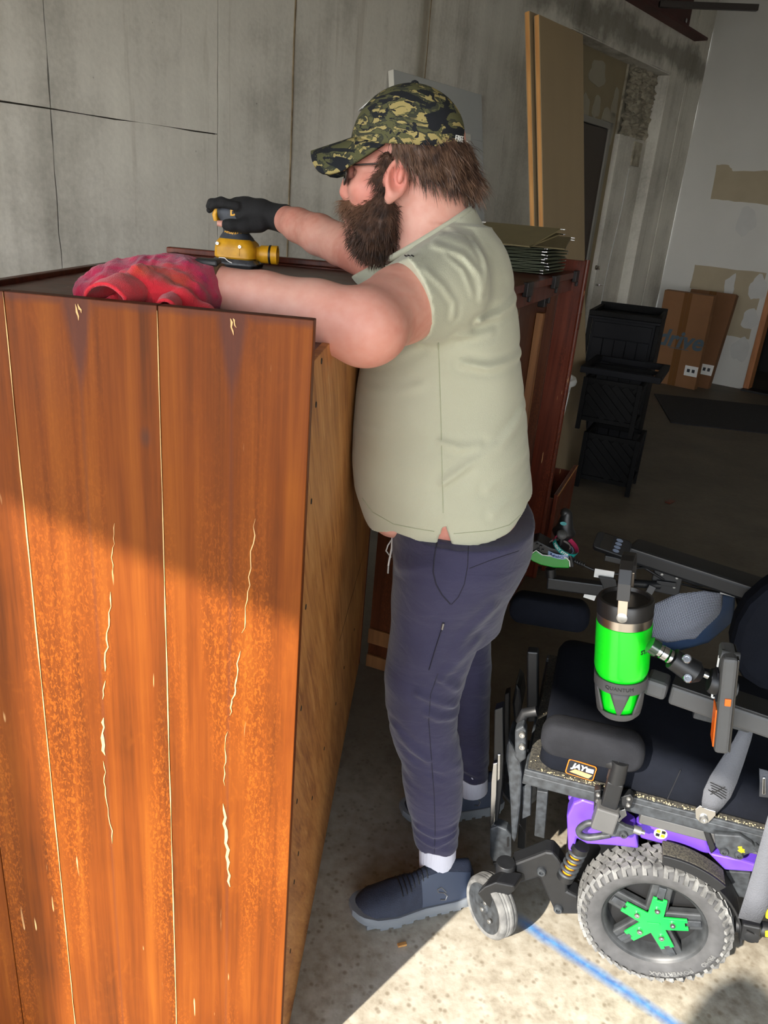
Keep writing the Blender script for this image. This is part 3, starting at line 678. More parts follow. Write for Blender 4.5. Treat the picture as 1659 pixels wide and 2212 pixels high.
# ------------------------------------------------------------------ things leaning and stacked further in
M['grey_door'] = mat('grey_painted_door', (172, 175, 174), .5, var=.03, vs_=3)
M['white_trim'] = mat('white_door_trim', (205, 204, 196), .5)
M['tan_face'] = mat('tan_door_skin', (140, 122, 94), .6, var=.05, vs_=1.5, stretch=(4, 4, .6))
M['black_paint'] = mat('black_stained_wood', (10, 10, 11), .6, spec=.12, var=.25, vs_=14, stretch=(3, 3, 1))
M['black_edge'] = mat('worn_black_edge', (34, 33, 33), .6, spec=.2)
M['navy_paint'] = mat('blue_black_painted_wood', (14, 15, 20), .6, spec=.15, var=.15, vs_=10)
M['card'] = mat('brown_cardboard', (122, 84, 52), .8, var=.05, vs_=8, bump=.1, bs=90)
M['card2'] = mat('darker_cardboard', (108, 72, 44), .8, var=.05, vs_=8)
M['tape'] = mat('glossy_brown_tape', (104, 70, 38), .25)
M['label_w'] = mat('white_paper', (215, 215, 212), .7)
M['print_blue'] = mat('blue_grey_print', (62, 80, 92), .7)
M['print_dark'] = mat('dark_print', (40, 44, 52), .7)
M['mat_rub'] = mat('black_floor_matting', (34, 35, 38), .9, var=.25, vs_=60, bump=.4, bs=300)
M['white_pl'] = mat('white_plastic', (205, 208, 208), .45)

def tilted(base, along, lean_dir, lean):
    """frame at base: x along, z up the leaning face, y = z cross x"""
    x = Vector(along).normalized(); z = (Vector((0, 0, 1)) * math.cos(lean) + Vector(lean_dir).normalized() * math.sin(lean))
    return frame(base, z, x)
# grey door leaning on the concrete wall
DT = np.array([0.396, 6.241, 0]); lean = R(10.5); Hd = 2.386 / math.cos(lean)
db = DT + WN * 2.386 * math.tan(lean) + WN * .05
gd = thing('leaning_door', 'grey door with a white framed glass light leaning on the concrete wall', 'door', (0, 0, 0))
gd.matrix_world = tilted(db, WD, -WN, lean)
def frame_ring(m, x0, x1, z0, z1, w, y0, y1):
    m.box2((x0, y0, z0), (x1, y1, z0 + w)).box2((x0, y0, z1 - w), (x1, y1, z1)).box2((x0, y0, z0 + w), (x0 + w, y1, z1 - w)).box2((x1 - w, y0, z0 + w), (x1, y1, z1 - w)); return m
W_ = .98
s = MB().box2((-W_, 0, 0), (0, .045, .45)).box2((-W_, 0, 2.12), (0, .045, Hd)).box2((-W_, 0, .45), (-W_ + .2, .045, 2.12)).box2((-.2, 0, .45), (0, .045, 2.12))
s.build('door_slab', M['grey_door'], gd, bevel=.002)
frame_ring(MB(), -W_ + .17, -.17, .42, 2.15, .045, -.014, .06).build('light_frame', M['white_trim'], gd, bevel=.006)
MB().box2((-W_ + .21, .018, .46), (-.21, .028, 2.11)).build('glass', mat('door_glass', (150, 158, 160), .08, spec=.6), gd)
MB().box2((-W_ - .003, .001, 0), (-W_ - .0005, .044, Hd)).build('edge_strip', M['white_trim'], gd)

# two unhung door slabs leaning by the hutch
B0 = np.array([1.40, 5.22, 0]); T0 = np.array([.972, 5.56, 2.68])
zdir = Vector(T0 - B0); ln = zdir.length; zdir.normalize()
def slab(off, w, h, lab, dx=0.0, twist=0.0):
    t = thing('door_slab', lab, 'door slab', (0, 0, 0), group='door slabs leaning by the rear wardrobe')
    x = Vector(WD); fr = frame(B0 + WD * dx, zdir, Euler((0, 0, twist)).to_matrix() @ x); t.matrix_world = fr @ Matrix.Translation((0, off, 0))
    MB().box2((-w, .0045, 0.0), (0, .0305, h)).build('core', M['pine'], t, bevel=.001)
    MB().box2((-w + .001, 0, 0.001), (-.001, .004, h - .002)).build('face', M['tan_face'], t)
    MB().box2((-w + .001, .031, 0.001), (-.001, .035, h - .002)).build('face', M['tan_face'], t)
    return t
slab(0.0, .54, ln, 'tan door slab with pine edge leaning upright, in front of its twin')
slab(0.042, .545, ln + .03, 'second tan door slab, leaning behind the wider one, mostly its pine edge seen', -.01, R(-1.2))

# black crates
def fr_px(P, a, up=(0, 0, 1)): return frame(P, up, a)
def crate(name, lab, P, ax, h, w=.35, d=.34, foot=.06):
    t = thing(name, lab, 'crate', group='stacked black crates'); x = Vector((ax[0], ax[1], 0)).normalized()
    t.matrix_world = frame(P, (0, 0, 1), x)          # x to the left along the front, y = towards the camera
    b = .028
    for fx in (0, w - b):
        for fy in (-d, -b): MB().box2((fx, fy, 0), (fx + b, fy + b, h)).build('leg', M['black_paint'], t, bevel=.002)
    for z in (foot, h - .03):
        MB().box2((b, -b, z), (w - b, -b + .02, z + .028)).build('rail', M['black_paint'], t, bevel=.002)
        MB().box2((b, -d + .008, z), (w - b, -d + b, z + .028)).build('rail', M['black_paint'], t, bevel=.002)
        for fx in (.004, w - b + .004): MB().box2((fx, -d + b, z), (fx + .02, -b, z + .028)).build('rail', M['black_paint'], t, bevel=.002)
    for k in range(9):       # diagonal slats of the front panel
        z0, z1 = foot + .028, h - .032; x0, x1 = b + .001, w - b - .001; s = (k - 1.4) * .062
        a = Vector((x1 - s, z1)); dr = Vector((-.72, -.69)).normalized()
        t0 = max(0, (a.x - x1) / -dr.x); t1 = min((a.x - x0) / -dr.x, (a.y - z0) / -dr.y)
        if k == 0: t0 = max(t0, (a.x - x1) / -dr.x)
        if a.x < x0 + .01: continue
        if t1 - t0 < .02: continue
        p, q = a + dr * t0, a + dr * t1
        MB().bar((p.x, -.012 - .002 * (k % 2), p.y), (q.x, -.012 - .002 * (k % 2), q.y), .009, .041).build('slat', M['black_paint'], t, bevel=.0015)
    MB().box2((b, -.028, foot + .02), (w - b, -.021, h - .03)).build('lining', M['black_paint'], t)
    for x0 in (.004,):       # crossed bars of the open side
        for s in (0, 1):
            MB().bar((x0 + .008 + s * .011, -d + b, foot + .03 if s else h - .03), (x0 + .008 + s * .011, -b, h - .03 if s else foot + .03), .009, .018).build('cross_bar', M['black_edge'], t)
    MB().box2((b, -d + b, foot + .003), (w - b, -b - .001, foot + .012)).build('bottom', M['black_paint'], t)
    return t
ca = np.array([-.922, .388, 0]); cb = np.array([.388, .922, 0])
crate('crate', 'black crate with diagonal slats, standing on the floor under another crate', (1.547, 4.646, 0), ca, .37)
up_ = on_y(1364, 952, 4.70)
crate('crate', 'black crate with diagonal slats, stacked upon the lower crate', (up_[0], 4.70, .372), ca, .335, .36)
tt = thing('table_frame', 'open black table frame lying flat across the top of the crates', 'table frame')
pc = on_z(1426, 830, .712); tt.matrix_world = frame((pc[0], pc[1], .709), (0, 0, 1), ca)
for lo, hi in (((0, -.04, 0), (.50, 0, .04)), ((0, -.58, 0), (.50, -.54, .04)), ((0, -.539, 0), (.045, -.041, .04)), ((.455, -.539, 0), (.50, -.041, .04))):
    MB().box2(lo, hi).build('rail', M['navy_paint'], tt, bevel=.003)
MB().box2((.046, -.30, .005), (.454, -.27, .03)).build('cross_bar', M['black_paint'], tt, bevel=.002)
# black cabinet with rimmed top
c0 = on_z(1428, 698, .98); fd = np.array([-math.cos(R(21)), math.sin(R(21)), 0]); c1 = on_pl(1273, 673, c0, (fd[1], -fd[0], 0)); c1[2] = c0[2]
cx_ = Vector(c1 - c0); cw = cx_.length; cd = .62
cabt = thing('side_cabinet', 'blue-black wooden cabinet with a rimmed tray top and planked door', 'cabinet'); cabt.matrix_world = frame((c0[0], c0[1], 0), (0, 0, 1), cx_)
MB().box2((.03, -cd + .02, .03), (cw - .03, -.024, .955)).build('body', M['navy_paint'], cabt, bevel=.003)
MB().box2((0, -cd, .956), (cw, 0, .975)).build('top', M['navy_paint'], cabt, bevel=.003)
for lo, hi in (((0, -.025, .976), (cw, 0, 1.012)), ((0, -cd, .976), (cw, -cd + .025, 1.03)), ((0, -cd + .026, .976), (.03, -.026, 1.012)), ((cw - .03, -cd + .026, .976), (cw, -.026, 1.012))):
    MB().box2(lo, hi).build('rim', M['black_paint'], cabt, bevel=.003)
nP = 5
for k in range(nP):
    a = .05 + (cw - .10) * k / nP; b = .05 + (cw - .10) * (k + 1) / nP
    MB().box2((a + .002, -.023, .08), (b - .002, -.012 - .001 * (k % 2), .82)).build('plank', M['navy_paint'], cabt, bevel=.002)
MB().box2((.05, -.022, .825), (cw - .05, -.010, .935)).build('plank', M['navy_paint'], cabt, bevel=.002)
for lx in (0.0, cw - .028): MB().box2((lx, -.03, 0), (lx + .028, -.002, .955)).build('stile', M['black_paint'], cabt, bevel=.002)
MB().box2((0, -cd + .03, 0.03), (.028, -.035, .955)).build('side_panel', M['navy_paint'], cabt, bevel=.002)

# flattened cartons against the white wall
def carton(lab, TL, TR, BR, BL, out, th, m, front):
    t = thing('carton', lab, 'cardboard box', group='flat cartons against the white wall')
    o = np.array(BL); x = Vector(BR - BL); w = x.length; top = Vector(TL - BL); fr = frame(o, top, x); t.matrix_world = fr; h = top.length
    MB().box2((0, 0, 0), (w, th, h)).build('box', m, t, bevel=.004)
    MB().box2((w * .42, -.0012, .001), (w * .58, -.0002, h)).build('tape', M['tape'], t)
    MB().bar((w * .50, -.0022, 0.0), (w * .50, -.0022, h), .002, .003).build('flap_seam', M['card2'], t)
    if front:
        fr2 = Matrix(((1, 0, 0, w * .49), (0, 0, -1, -.0022), (0, 1, 0, h * .50), (0, 0, 0, 1)))
        text('lettering', 'drive', .25, M['print_blue'], t, fr=fr2, ext=.0006, shear=.25, bold=.007)
        MB().box2((w * .30, -.0028, h * .405), (w * .72, -.0022, h * .412)).build('rule', M['print_blue'], t)
    MB().box2((w * .72, -.0024, h * .14), (w * .99, -.0014, h * .25)).build('label', M['label_w'], t)
    for a in (.77, .87): MB().box2((w * a, -.0030, h * .18), (w * (a + .06), -.0026, h * .215)).build('print', M['print_dark'], t)
    return t, w, h
bl = np.array(on_z(1400, 822)); T1 = on_pl(1436, 626, bl, WN)
carton('brown flat carton with blue lettering leaning on the white wall, the front one', T1, None, bl + WN * .53, bl, WD, .09, M['card'], True)
b2 = bl + WD * .22 + WN * .10; T2 = np.array([*((b2 + WD * .22)[:2]), T1[2] + .015])
carton('brown flat carton leaning behind the lettered carton, its right edge showing', T2, None, b2 + WN * .50, b2, WD, .09, M['card2'], False)

# floor mat
mp = [on_z(1413, 852), on_z(1449, 914), on_z(1720, 945), on_z(1720, 885)]
mm = MB(); mm.add([(p[0], p[1], .001) for p in mp] + [(p[0], p[1], .010) for p in mp], [(0, 1, 2, 3), (7, 6, 5, 4)] + [(i, i + 4, (i + 1) % 4 + 4, (i + 1) % 4) for i in range(4)])
tag(mm.build('floor_mat', M['mat_rub']), 'black rubber mat lying on the bare concrete floor', 'mat')
# laundry basket
bk = thing('laundry_basket', 'white plastic laundry basket half hidden behind the rear wardrobe', 'basket', (.855, 4.62, 0))
prof = [(.155, 0.002), (.16, .01), (.195, .68), (.215, .70), (.222, .72), (.215, .74), (.20, .742), (.19, .70)]
MB().lathe([(.001, .004), (.155, .004), (.158, .05), (.153, .05), (.15, .012), (.001, .012)], 36).build('base', M['white_pl'], bk, smooth=40)
MB().lathe([(.190, .66), (.194, .66), (.20, .70), (.222, .705), (.226, .72), (.218, .74), (.20, .742), (.192, .72)], 36).build('rim', M['white_pl'], bk, smooth=50)
for k in range(26):
    a = 2 * math.pi * k / 26; MB().bar((.156 * math.cos(a), .156 * math.sin(a), .05), (.192 * math.cos(a), .192 * math.sin(a), .66), .016, .004, up=(math.cos(a), math.sin(a), 0)).build('slat', M['white_pl'], bk)
for z, r_ in ((.25, .169), (.45, .181)): MB().lathe([(r_ - .002, z), (r_ + .002, z), (r_ + .002, z + .018), (r_ - .002, z + .018), (r_ - .002, z)], 36, cap=False).build('hoop', M['white_pl'], bk, smooth=40)
# loose drawer front on edge
dr = thing('drawer', 'low dark red wooden drawer standing on the floor beyond the rear wardrobe', 'drawer', (.99, 3.95, 0), R(69))
MB().box2((-.55, -.02, 0), (0, 0, .40)).build('front', M['mahog2'], dr, bevel=.004)
MB().box2((-.53, .001, .01), (-.515, .30, .37)).box2((-.035, .001, .01), (-.02, .30, .37)).box2((-.514, .28, .01), (-.036, .295, .37)).box2((-.514, .001, .02), (-.036, .279, .03)).build('tray', M['mahog'], dr)
MB().bar((-.55, -.021, .398), (0, -.021, .398), .004, .006).build('worn_edge', M['pine'], dr)
# wood scraps on the slab
for q, l, a, lab in (((868, 2043), .022, .4, "small wood scrap on the floor by the man's front shoe"), ((1447, 1085), .09, .9, 'brown leaf-like scrap on the dark floor beyond the wheelchair')):
    P = on_z(*q); tag(MB().box((P[0], P[1], .004), (l, l * .4, .006), (0.05, .08, a)).build('wood_scrap', M['pine'] if l < .05 else M['mahog'], bevel=.001), lab, 'scrap')
# ------------------------------------------------------------------ sander on the wardrobe top
M['yellow'] = mat('yellow_tool_plastic', (226, 166, 24), .45, var=.10, vs_=40, c2=(196, 140, 18))
M['tool_grey'] = mat('charcoal_rubber', (58, 62, 70), .6, var=.25, vs_=50)
M['black'] = mat('black_plastic', (22, 22, 24), .45)
M['skirt'] = mat('dusty_clear_skirt', (70, 72, 76), .25, var=.4, vs_=60)
M['silver'] = mat('dull_silver', (170, 170, 168), .35, .9)
S0 = (-0.474, 2.275, 1.4045)
sd = thing('palm_sander', 'yellow and charcoal palm sander under the gloved hand on the wardrobe top', 'sander', S0, R(-4))
def rrect(w, d, r, n=6, cx=0, cy=0):
    out = []
    for k, (sx, sy) in enumerate(((1, 1), (-1, 1), (-1, -1), (1, -1))):
        for i in range(n + 1):
            a = math.pi / 2 * (k + i / n); out.append((cx + sx * (w / 2 - r) + r * math.cos(a), cy + sy * (d / 2 - r) + r * math.sin(a)))
    return out
def stack(secs):
    """secs: list of (z, w, d, r, cx, cy) rounded rectangles -> closed loft"""
    q = MB(); n = 28; vs = []
    for z, w, d, r, cx, cy in secs: vs += [(p[0], p[1], z) for p in rrect(w, d, r, 6, cx, cy)]
    L = len(secs); fs = [(i * n + k, i * n + (k + 1) % n, (i + 1) * n + (k + 1) % n, (i + 1) * n + k) for i in range(L - 1) for k in range(n)]
    fs += [tuple(range(n - 1, -1, -1)), tuple((L - 1) * n + k for k in range(n))]
    return q.add(vs, fs)
stack([(0, .118, .112, .012, 0, 0), (.008, .122, .116, .012, 0, 0), (.010, .122, .116, .012, 0, 0)]).build('sanding_pad', M['black'], sd, bevel=.001)
stack([(.010, .136, .124, .02, -.002, 0), (.014, .138, .124, .02, -.002, 0), (.024, .112, .108, .02, 0, 0)]).build('dust_skirt', M['skirt'], sd, smooth=30)
stack([(.022, .100, .100, .022, 0, 0), (.028, .116, .112, .026, 0, 0), (.050, .116, .112, .03, 0, 0), (.066, .106, .104, .03, -.002, 0), (.076, .088, .09, .03, -.004, 0), (.0765, .05, .05, .02, -.004, 0)]).build('housing', M['yellow'], sd, smooth=35)
stack([(.068, .098, .096, .034, -.003, 0), (.080, .088, .086, .036, -.004, 0), (.092, .070, .07, .03, -.006, 0), (.112, .066, .066, .03, -.010, 0), (.128, .080, .07, .033, -.016, 0), (.145, .088, .072, .034, -.019, 0), (.156, .078, .064, .03, -.020, 0), (.163, .05, .045, .02, -.02, 0)]).build('grip', M['tool_grey'], sd, smooth=50)
stack([(.118, .012, .05, .005, -.058, 0), (.135, .014, .056, .006, -.061, 0), (.150, .012, .05, .005, -.056, 0)]).build('grip_cap', M['yellow'], sd, smooth=50)
fr_x = frame((.050, -.004, .040), (1, .05, .02), (0, 0, 1))
MB().lathe([(.001, 0), (.019, 0), (.020, .012), (.024, .018), (.024, .046), (.0255, .047), (.0255, .064), (.021, .064), (.020, .046), (.001, .046)], 26, fr_x).build('dust_port', M['yellow'], sd, smooth=35)
MB().lathe([(.0245, .040), (.0262, .041), (.0262, .046), (.0245, .047), (.0245, .040)], 26, fr_x, cap=False).build('port_seal', M['black'], sd, smooth=35)
for k in range(4): MB().box((-.030 + .0115 * k, -.0562, .044), (.0065, .002, .014)).build('vent_slot', M['black'], sd, bevel=.001)
stack([(.034, .064, .003, .001, -.012, -.0562), (.054, .064, .003, .001, -.012, -.0562)]).build('vent_surround', M['yellow'], sd)
for x, z in ((-.043, .062), (.020, .058)): MB().lathe([(.001, 0), (.0045, 0), (.0045, .002), (.002, .002), (.001, .0005)], 10, frame((x, -.0555, z), (0, -1, .12))).build('screw', M['silver'], sd)
MB().tube([(-.035, -.057, .016), (-.036, -.062, .026), (-.02, -.063, .026), (-.01, -.062, .018), (.005, -.060, .012), (.03, -.058, .012)], .0014, 6).build('paper_clip_lever', M['silver'], sd)
def cyl_fn(cx, cy, cz, r, d=1):
    return lambda p: Vector((cx + (r + p.z) * math.sin(p.x / r), cy - (r + p.z) * math.cos(p.x / r), cz + p.y))
text('lettering', 'DEWALT', .0135, M['yellow'], sd, fn=cyl_fn(-.006, 0, .0895, .0372), ext=.0006, bold=.0006)
MB().box((-.006, -.0395, .0815), (.03, .001, .0014)).build('underline', M['yellow'], sd)
text('emblem', 'D', .022, M['yellow'], sd, fn=cyl_fn(-.005, 0, .143, .0365), ext=.0008, bold=.001)

# ------------------------------------------------------------------ red towel bunched under the forearm
def towel_mat():
    n = NB('red_terry_towel', 0.95, 0.2); x, y, z = n.xyz()
    big = n.noise(12, 3); fine = n.noise(600, 2); rib = n.wave(130, 1.5, n.map((1, 1, 1), (0, 0, 0), (0, R(75), 0)))
    back = n.range(n.math('ADD', y, n.math('MULTIPLY', n.math('SUBTRACT', big, .5), .05)), -.075, -.02, 0, 1)
    c = n.mix(back, lin(206, 44, 56), lin(176, 26, 72))
    c = n.mix(n.math('MULTIPLY', n.range(n.noise(22, 4), .52, .66, 0, .85), back), c, lin(104, 26, 66))
    c = n.mix(n.math('MULTIPLY', n.range(n.noise(14, 3, .5, n.map((1, 1, 1), (4, 2, 1))), .52, .64, 0, .8), n.math('SUBTRACT', 1.0, back)), c, lin(176, 74, 40))
    n.color(c); n.bump(n.math('ADD', fine, n.math('MULTIPLY', n.noise(160, 2), .8)), .5, .003); n.b.inputs['Sheen Weight'].default_value = .25
    return n.m
M['towel'] = towel_mat()
TO = np.array([-0.36, 1.17, 1.405])
td = SDF((-.63, 1.0, 1.40), (-.20, 1.34, 1.56), .0026)
Tp = lambda px, py, Y: on_y(px, py, Y)
td.ell(Tp(345, 622, 1.19), (.088, .075, .042), .02).ell(Tp(400, 618, 1.19), (.052, .072, .042), .025).ell(Tp(300, 640, 1.18), (.09, .07, .035), .02)
td.ell(Tp(424, 640, 1.17), (.026, .066, .036), .02)
td.chain([Tp(262, 628, 1.10), Tp(300, 624, 1.10), Tp(345, 636, 1.095), Tp(392, 656, 1.09), Tp(440, 676, 1.09)], [.018, .024, .024, .024, .018], .014)
td.chain([Tp(270, 602, 1.12), Tp(330, 604, 1.12), Tp(385, 622, 1.12), Tp(430, 648, 1.12)], [.012, .010, .012, .012], .012)
td.chain([Tp(178, 637, 1.07), Tp(198, 643, 1.075), Tp(216, 646, 1.08)], [.0035, .006, .007], .006)
n1, n2 = vnoise(3, 26), vnoise(4, 60)
n1b = vnoise(8, 13)
td.disp(lambda X, Y, Z: .010 * (np.abs(n1(X + .4 * Z, Y * .6, Z * .7)) - .35) + .010 * (np.abs(n1b(X - .5 * Z, Y * .5, Z)) - .3) + .003 * n2(X, Y, Z) + .0012 * vnoise(9, 190)(X, Y, Z))
td.fn(lambda X, Y, Z: (1.4052 - Z) + 0 * X + 0 * Y)
rg = obj('towel', td.mesh('towel', TO), M['towel']); rg.location = TO
tag(rg, 'crumpled red and magenta towel bunched up beside the wrist on the wardrobe', 'towel')

def curl(pts, rad, a0, a1, flare=0.0):
    """a turned-back flap of the towel: an open roll of cloth"""
    pts = [Vector([float(k) for k in (p - TO)]) for p in pts]
    nz_ = vnoise(17, 60)
    def f(u, v):
        k = u * (len(pts) - 1); i = min(int(k), len(pts) - 2); t = k - i; c_ = pts[i].lerp(pts[i + 1], t); ax = (pts[-1] - pts[0]).normalized()
        x = ax.cross(Vector((0, 0, 1))).normalized(); z = x.cross(ax); a = R(a0 + (a1 - a0) * v); r_ = rad[i] * (1 - t) + rad[i + 1] * t
        p = c_ + (x * math.cos(a) * (1 + flare * abs(math.cos(a))) + z * math.sin(a)) * r_
        return p + Vector((0, 0, 1)) * float(nz_(np.array(p.x), np.array(p.y), np.array(p.z))) * .003
    return MB().grid(f, 18, 26).build('fold', M['towel'], rg, smooth=180, solid=.0045)
curl([Tp(226, 646, 1.02), Tp(262, 630, 1.06), Tp(310, 622, 1.12)], [.021, .022, .018], -35, 205, .35)
curl([Tp(358, 668, 1.02), Tp(366, 656, 1.06), Tp(378, 646, 1.11)], [.011, .013, .010], -25, 205, .1)
# ------------------------------------------------------------------ the man
def skin_mat():
    n = NB('fair_skin', 0.52, 0.4)
    a = n.noise(5, 3); b = n.noise(60, 4); fr = n.vor(120.0)
    c = n.ramp(n.math('ADD', n.math('MULTIPLY', a, .7), n.math('MULTIPLY', b, .3)), [(.35, lin(192, 124, 108)), (.5, lin(206, 148, 131)), (.65, lin(213, 162, 146))])
    c = n.mix(n.math('MULTIPLY', n.range(fr, .10, .05, 0, .35), n.range(n.noise(9, 2), .5, .6, 0, 1)), c, lin(168, 104, 80))
    for P_, r_, k_ in ((on_y(858, 386, 1.517), .045, .55), (np.array([-.06, 1.16, 1.40]), .13, .18), (on_y(790, 425, 1.55), .05, .35), (np.array([-.126, 1.60, 1.615]), .03, .4)):   # ruddier ear, elbow, cheek, nose
        q = P_ - np.array([.16, 1.60, 0]); vd = n.t.nodes.new('ShaderNodeVectorMath'); vd.operation = 'DISTANCE'; n.link(n.tc, vd.inputs[0]); vd.inputs[1].default_value = tuple(float(v_) for v_ in q)
        c = n.mix(n.range(vd.outputs['Value'], r_, r_ * .35, 0, k_), c, lin(204, 104, 92))
    n.color(c); n.bump(b, .08, .002)
    n.b.inputs['Subsurface Weight'].default_value = .08; n.b.inputs['Subsurface Radius'].default_value = (.012, .004, .002)
    return n.m
def shirt_mat():
    n = NB('sage_jersey', 0.85, 0.25); f = n.noise(700, 2); g = n.noise(4, 3)
    n.color(n.ramp(g, [(.3, lin(170, 170, 149)), (.7, lin(181, 181, 160))])); n.bump(n.math('ADD', f, n.math('MULTIPLY', n.noise(11, 3), .9)), .22, .004)
    n.b.inputs['Sheen Weight'].default_value = .15; return n.m
def trouser_mat():
    n = NB('navy_knit', 0.8, 0.25); f = n.noise(900, 2); w = n.noise(1, 4, .55, n.map((16, 16, 34), (0, 0, 0), (0, R(30), 0)), .8)
    n.color(n.ramp(n.noise(7, 3), [(.3, lin(47, 45, 68)), (.7, lin(54, 52, 77))])); n.bump(n.math('ADD', n.math('MULTIPLY', w, 1.0), n.math('MULTIPLY', f, .15)), .45, .010)
    n.b.inputs['Sheen Weight'].default_value = .2; return n.m
def camo_mat():
    n = NB('woodland_camouflage', 0.85, 0.2); v = n.map((16, 16, 30))
    d = n.noise(1, 4, .55, v, 1.3); e = n.noise(1, 4, .6, n.map((22, 22, 44), (3.1, 7.7, 1.3)), 1.4); g = n.noise(1, 4, .55, n.map((15, 15, 30), (9.1, 2.7, 5.3)), 1.6)
    tan, olive, dkgr, blk = lin(150, 136, 88), lin(80, 80, 54), lin(54, 56, 46), lin(30, 32, 36)
    c = n.ramp(d, [(0, olive), (.46, dkgr), (.53, tan)], 'CONSTANT')
    c = n.mix(n.ramp(e, [(0, (0, 0, 0)), (.57, (1, 1, 1))], 'CONSTANT'), c, olive)
    c = n.mix(n.ramp(g, [(0, (0, 0, 0)), (.53, (1, 1, 1))], 'CONSTANT'), c, blk)
    n.color(c); n.bump(n.noise(900, 2), .2, .002); return n.m
def hair_mat(name, a, b):
    n = NB(name, 0.55, 0.4); n.color(n.ramp(n.noise(55, 3), [(.35, lin(*a)), (.65, lin(*b))])); return n.m
M['skin'], M['shirt'], M['trousers'], M['camo'] = skin_mat(), shirt_mat(), trouser_mat(), camo_mat()
M['hair'] = hair_mat('brown_hair', (58, 40, 32), (112, 84, 66))
n = NB('brown_beard', 0.6, 0.35); x_, y_, z_ = n.xyz()
front = n.math('MULTIPLY', n.range(x_, -.225, -.285, 0, 1), n.range(z_, 1.54, 1.60, 0, 1))
n.color(n.mix(front, n.ramp(n.noise(60, 3), [(.35, lin(42, 30, 25)), (.65, lin(92, 66, 52))]), lin(122, 88, 66))); M['beard'] = n.m
M['glove'] = mat('black_knit_glove', (22, 22, 24), .85, var=.2, vs_=200, bump=.3, bs=700)
M['sock'] = mat('white_ribbed_sock', (206, 206, 218), .85, bump=.4, bs=240, stretch=(1, 1, .02))
M['shoe'] = mat('dark_blue_knit_shoe', (40, 46, 62), .8, var=.15, vs_=50, bump=.4, bs=420)
M['shoe2'] = mat('blue_grey_overlay', (58, 68, 88), .55)
M['sole'] = mat('grey_rubber_sole', (116, 121, 127), .65)
M['lens'] = mat('dark_lens', (16, 16, 18), .06, spec=.8)
M['frame'] = mat('dark_glasses_frame', (60, 48, 44), .3, .3)
M['white'] = mat('white_thread', (215, 215, 212), .7)
M['seam'] = mat('navy_seam', (30, 29, 46), .8)
M['zip'] = mat('zip_metal', (150, 150, 152), .3, .9)
PO = np.array([0.16, 1.60, 0.0])
man = thing('person', 'bearded man in camouflage cap and sage t-shirt, leaning over the wardrobe with a sander', 'person', PO)
Y0 = 1.60
def px(points, Y=Y0): return [on_y(x, y, Y) for x, y in points]
def curve_z(points, Y=Y0):
    p = sorted((float(q[2]), float(q[0])) for q in px(points, Y)); return [a for a, b in p], [b for a, b in p]
# silhouettes (front and back of the trunk)
FRz, FRx = curve_z([(912, 500), (885, 540), (862, 580), (836, 640), (806, 700), (786, 760), (774, 820), (765, 900), (762, 980), (768, 1040), (780, 1092), (800, 1130), (836, 1160), (846, 1200)])
BKz, BKx = curve_z([(1010, 464), (1040, 478), (1066, 500), (1088, 530), (1106, 580), (1113, 640), (1117, 700), (1120, 760), (1126, 820), (1134, 900), (1141, 980), (1147, 1040), (1149, 1100), (1144, 1150), (1130, 1190), (1108, 1230)])
zz = np.linspace(.90, 1.575, 36)
FB_ = np.where(zz < 1.03, np.interp(zz, [.90, .965, 1.03], [.065, .035, float(np.interp(1.03, FRz, FRx))]), np.interp(zz, FRz, FRx))
bz = np.interp(zz, [.90, .97, 1.05, 1.15, 1.28, 1.38, 1.46, 1.52, 1.575], [.205, .215, .23, .235, .22, .212, .19, .135, .085])
F_ = np.interp(zz, FRz, FRx); B_ = np.interp(zz, BKz, BKx)
# joints
LS = np.array([0.055, 1.405, 1.475]); LE = np.array([-0.058, 1.185, 1.428]); LW = np.array([-0.293, 1.205, 1.464])
RS = np.array([0.03, 1.79, 1.465]); RE = np.array([-0.165, 2.03, 1.500]); RW = np.array([-0.352, 2.25, 1.546])
HC_ = np.array([-0.022, 1.60, 1.702])        # skull centre

# right hand (closed over the sander's grip): list of chains (points, radii)
h = lambda x, y, Y: on_y(x, y, Y)
r_palm = [(h(600, 470, 2.25), .029), (h(565, 462, 2.255), .036), (h(530, 455, 2.265), .034), (h(512, 449, 2.27), .027)]
r_fing = [
    ([h(512, 446, 2.232), h(484, 439, 2.230), h(464, 440, 2.232), h(450, 454, 2.236)], [.0125, .0115, .0105, .0088]),
    ([h(508, 444, 2.258), h(478, 435, 2.257), h(457, 438, 2.257), h(445, 455, 2.259)], [.0125, .0115, .0105, .0088]),
    ([h(510, 446, 2.284), h(482, 438, 2.284), h(462, 441, 2.284), h(450, 457, 2.285)], [.012, .011, .010, .0085]),
    ([h(516, 450, 2.308), h(492, 443, 2.309), h(474, 446, 2.310), h(464, 459, 2.310)], [.011, .0098, .009, .0078])]
r_thumb = ([h(560, 482, 2.232), h(528, 488, 2.218), h(500, 487, 2.212), h(470, 482, 2.214)], [.022, .0165, .0135, .0105])
l_palm = [(LW, .029), (LW + np.array([-.035, .0, -.006]), .032), (LW + np.array([-.08, .004, -.014]), .033)]
l_fing = [([LW + np.array([-.085, -.028 + .019 * k, -.018]), LW + np.array([-.115 - .004 * (1.5 - abs(k - 1.5)), -.032 + .021 * k, -.022]), LW + np.array([-.14 - .008 * (1.5 - abs(k - 1.5)), -.034 + .022 * k, -.032]), LW + np.array([-.152 - .012 * (1.5 - abs(k - 1.5)), -.034 + .022 * k, -.044])], [.011, .010, .009, .008]) for k in range(4)]
l_thumb = ([LW + np.array([-.03, .03, -.012]), LW + np.array([-.06, .052, -.022]), LW + np.array([-.088, .062, -.032])], [.018, .013, .010])

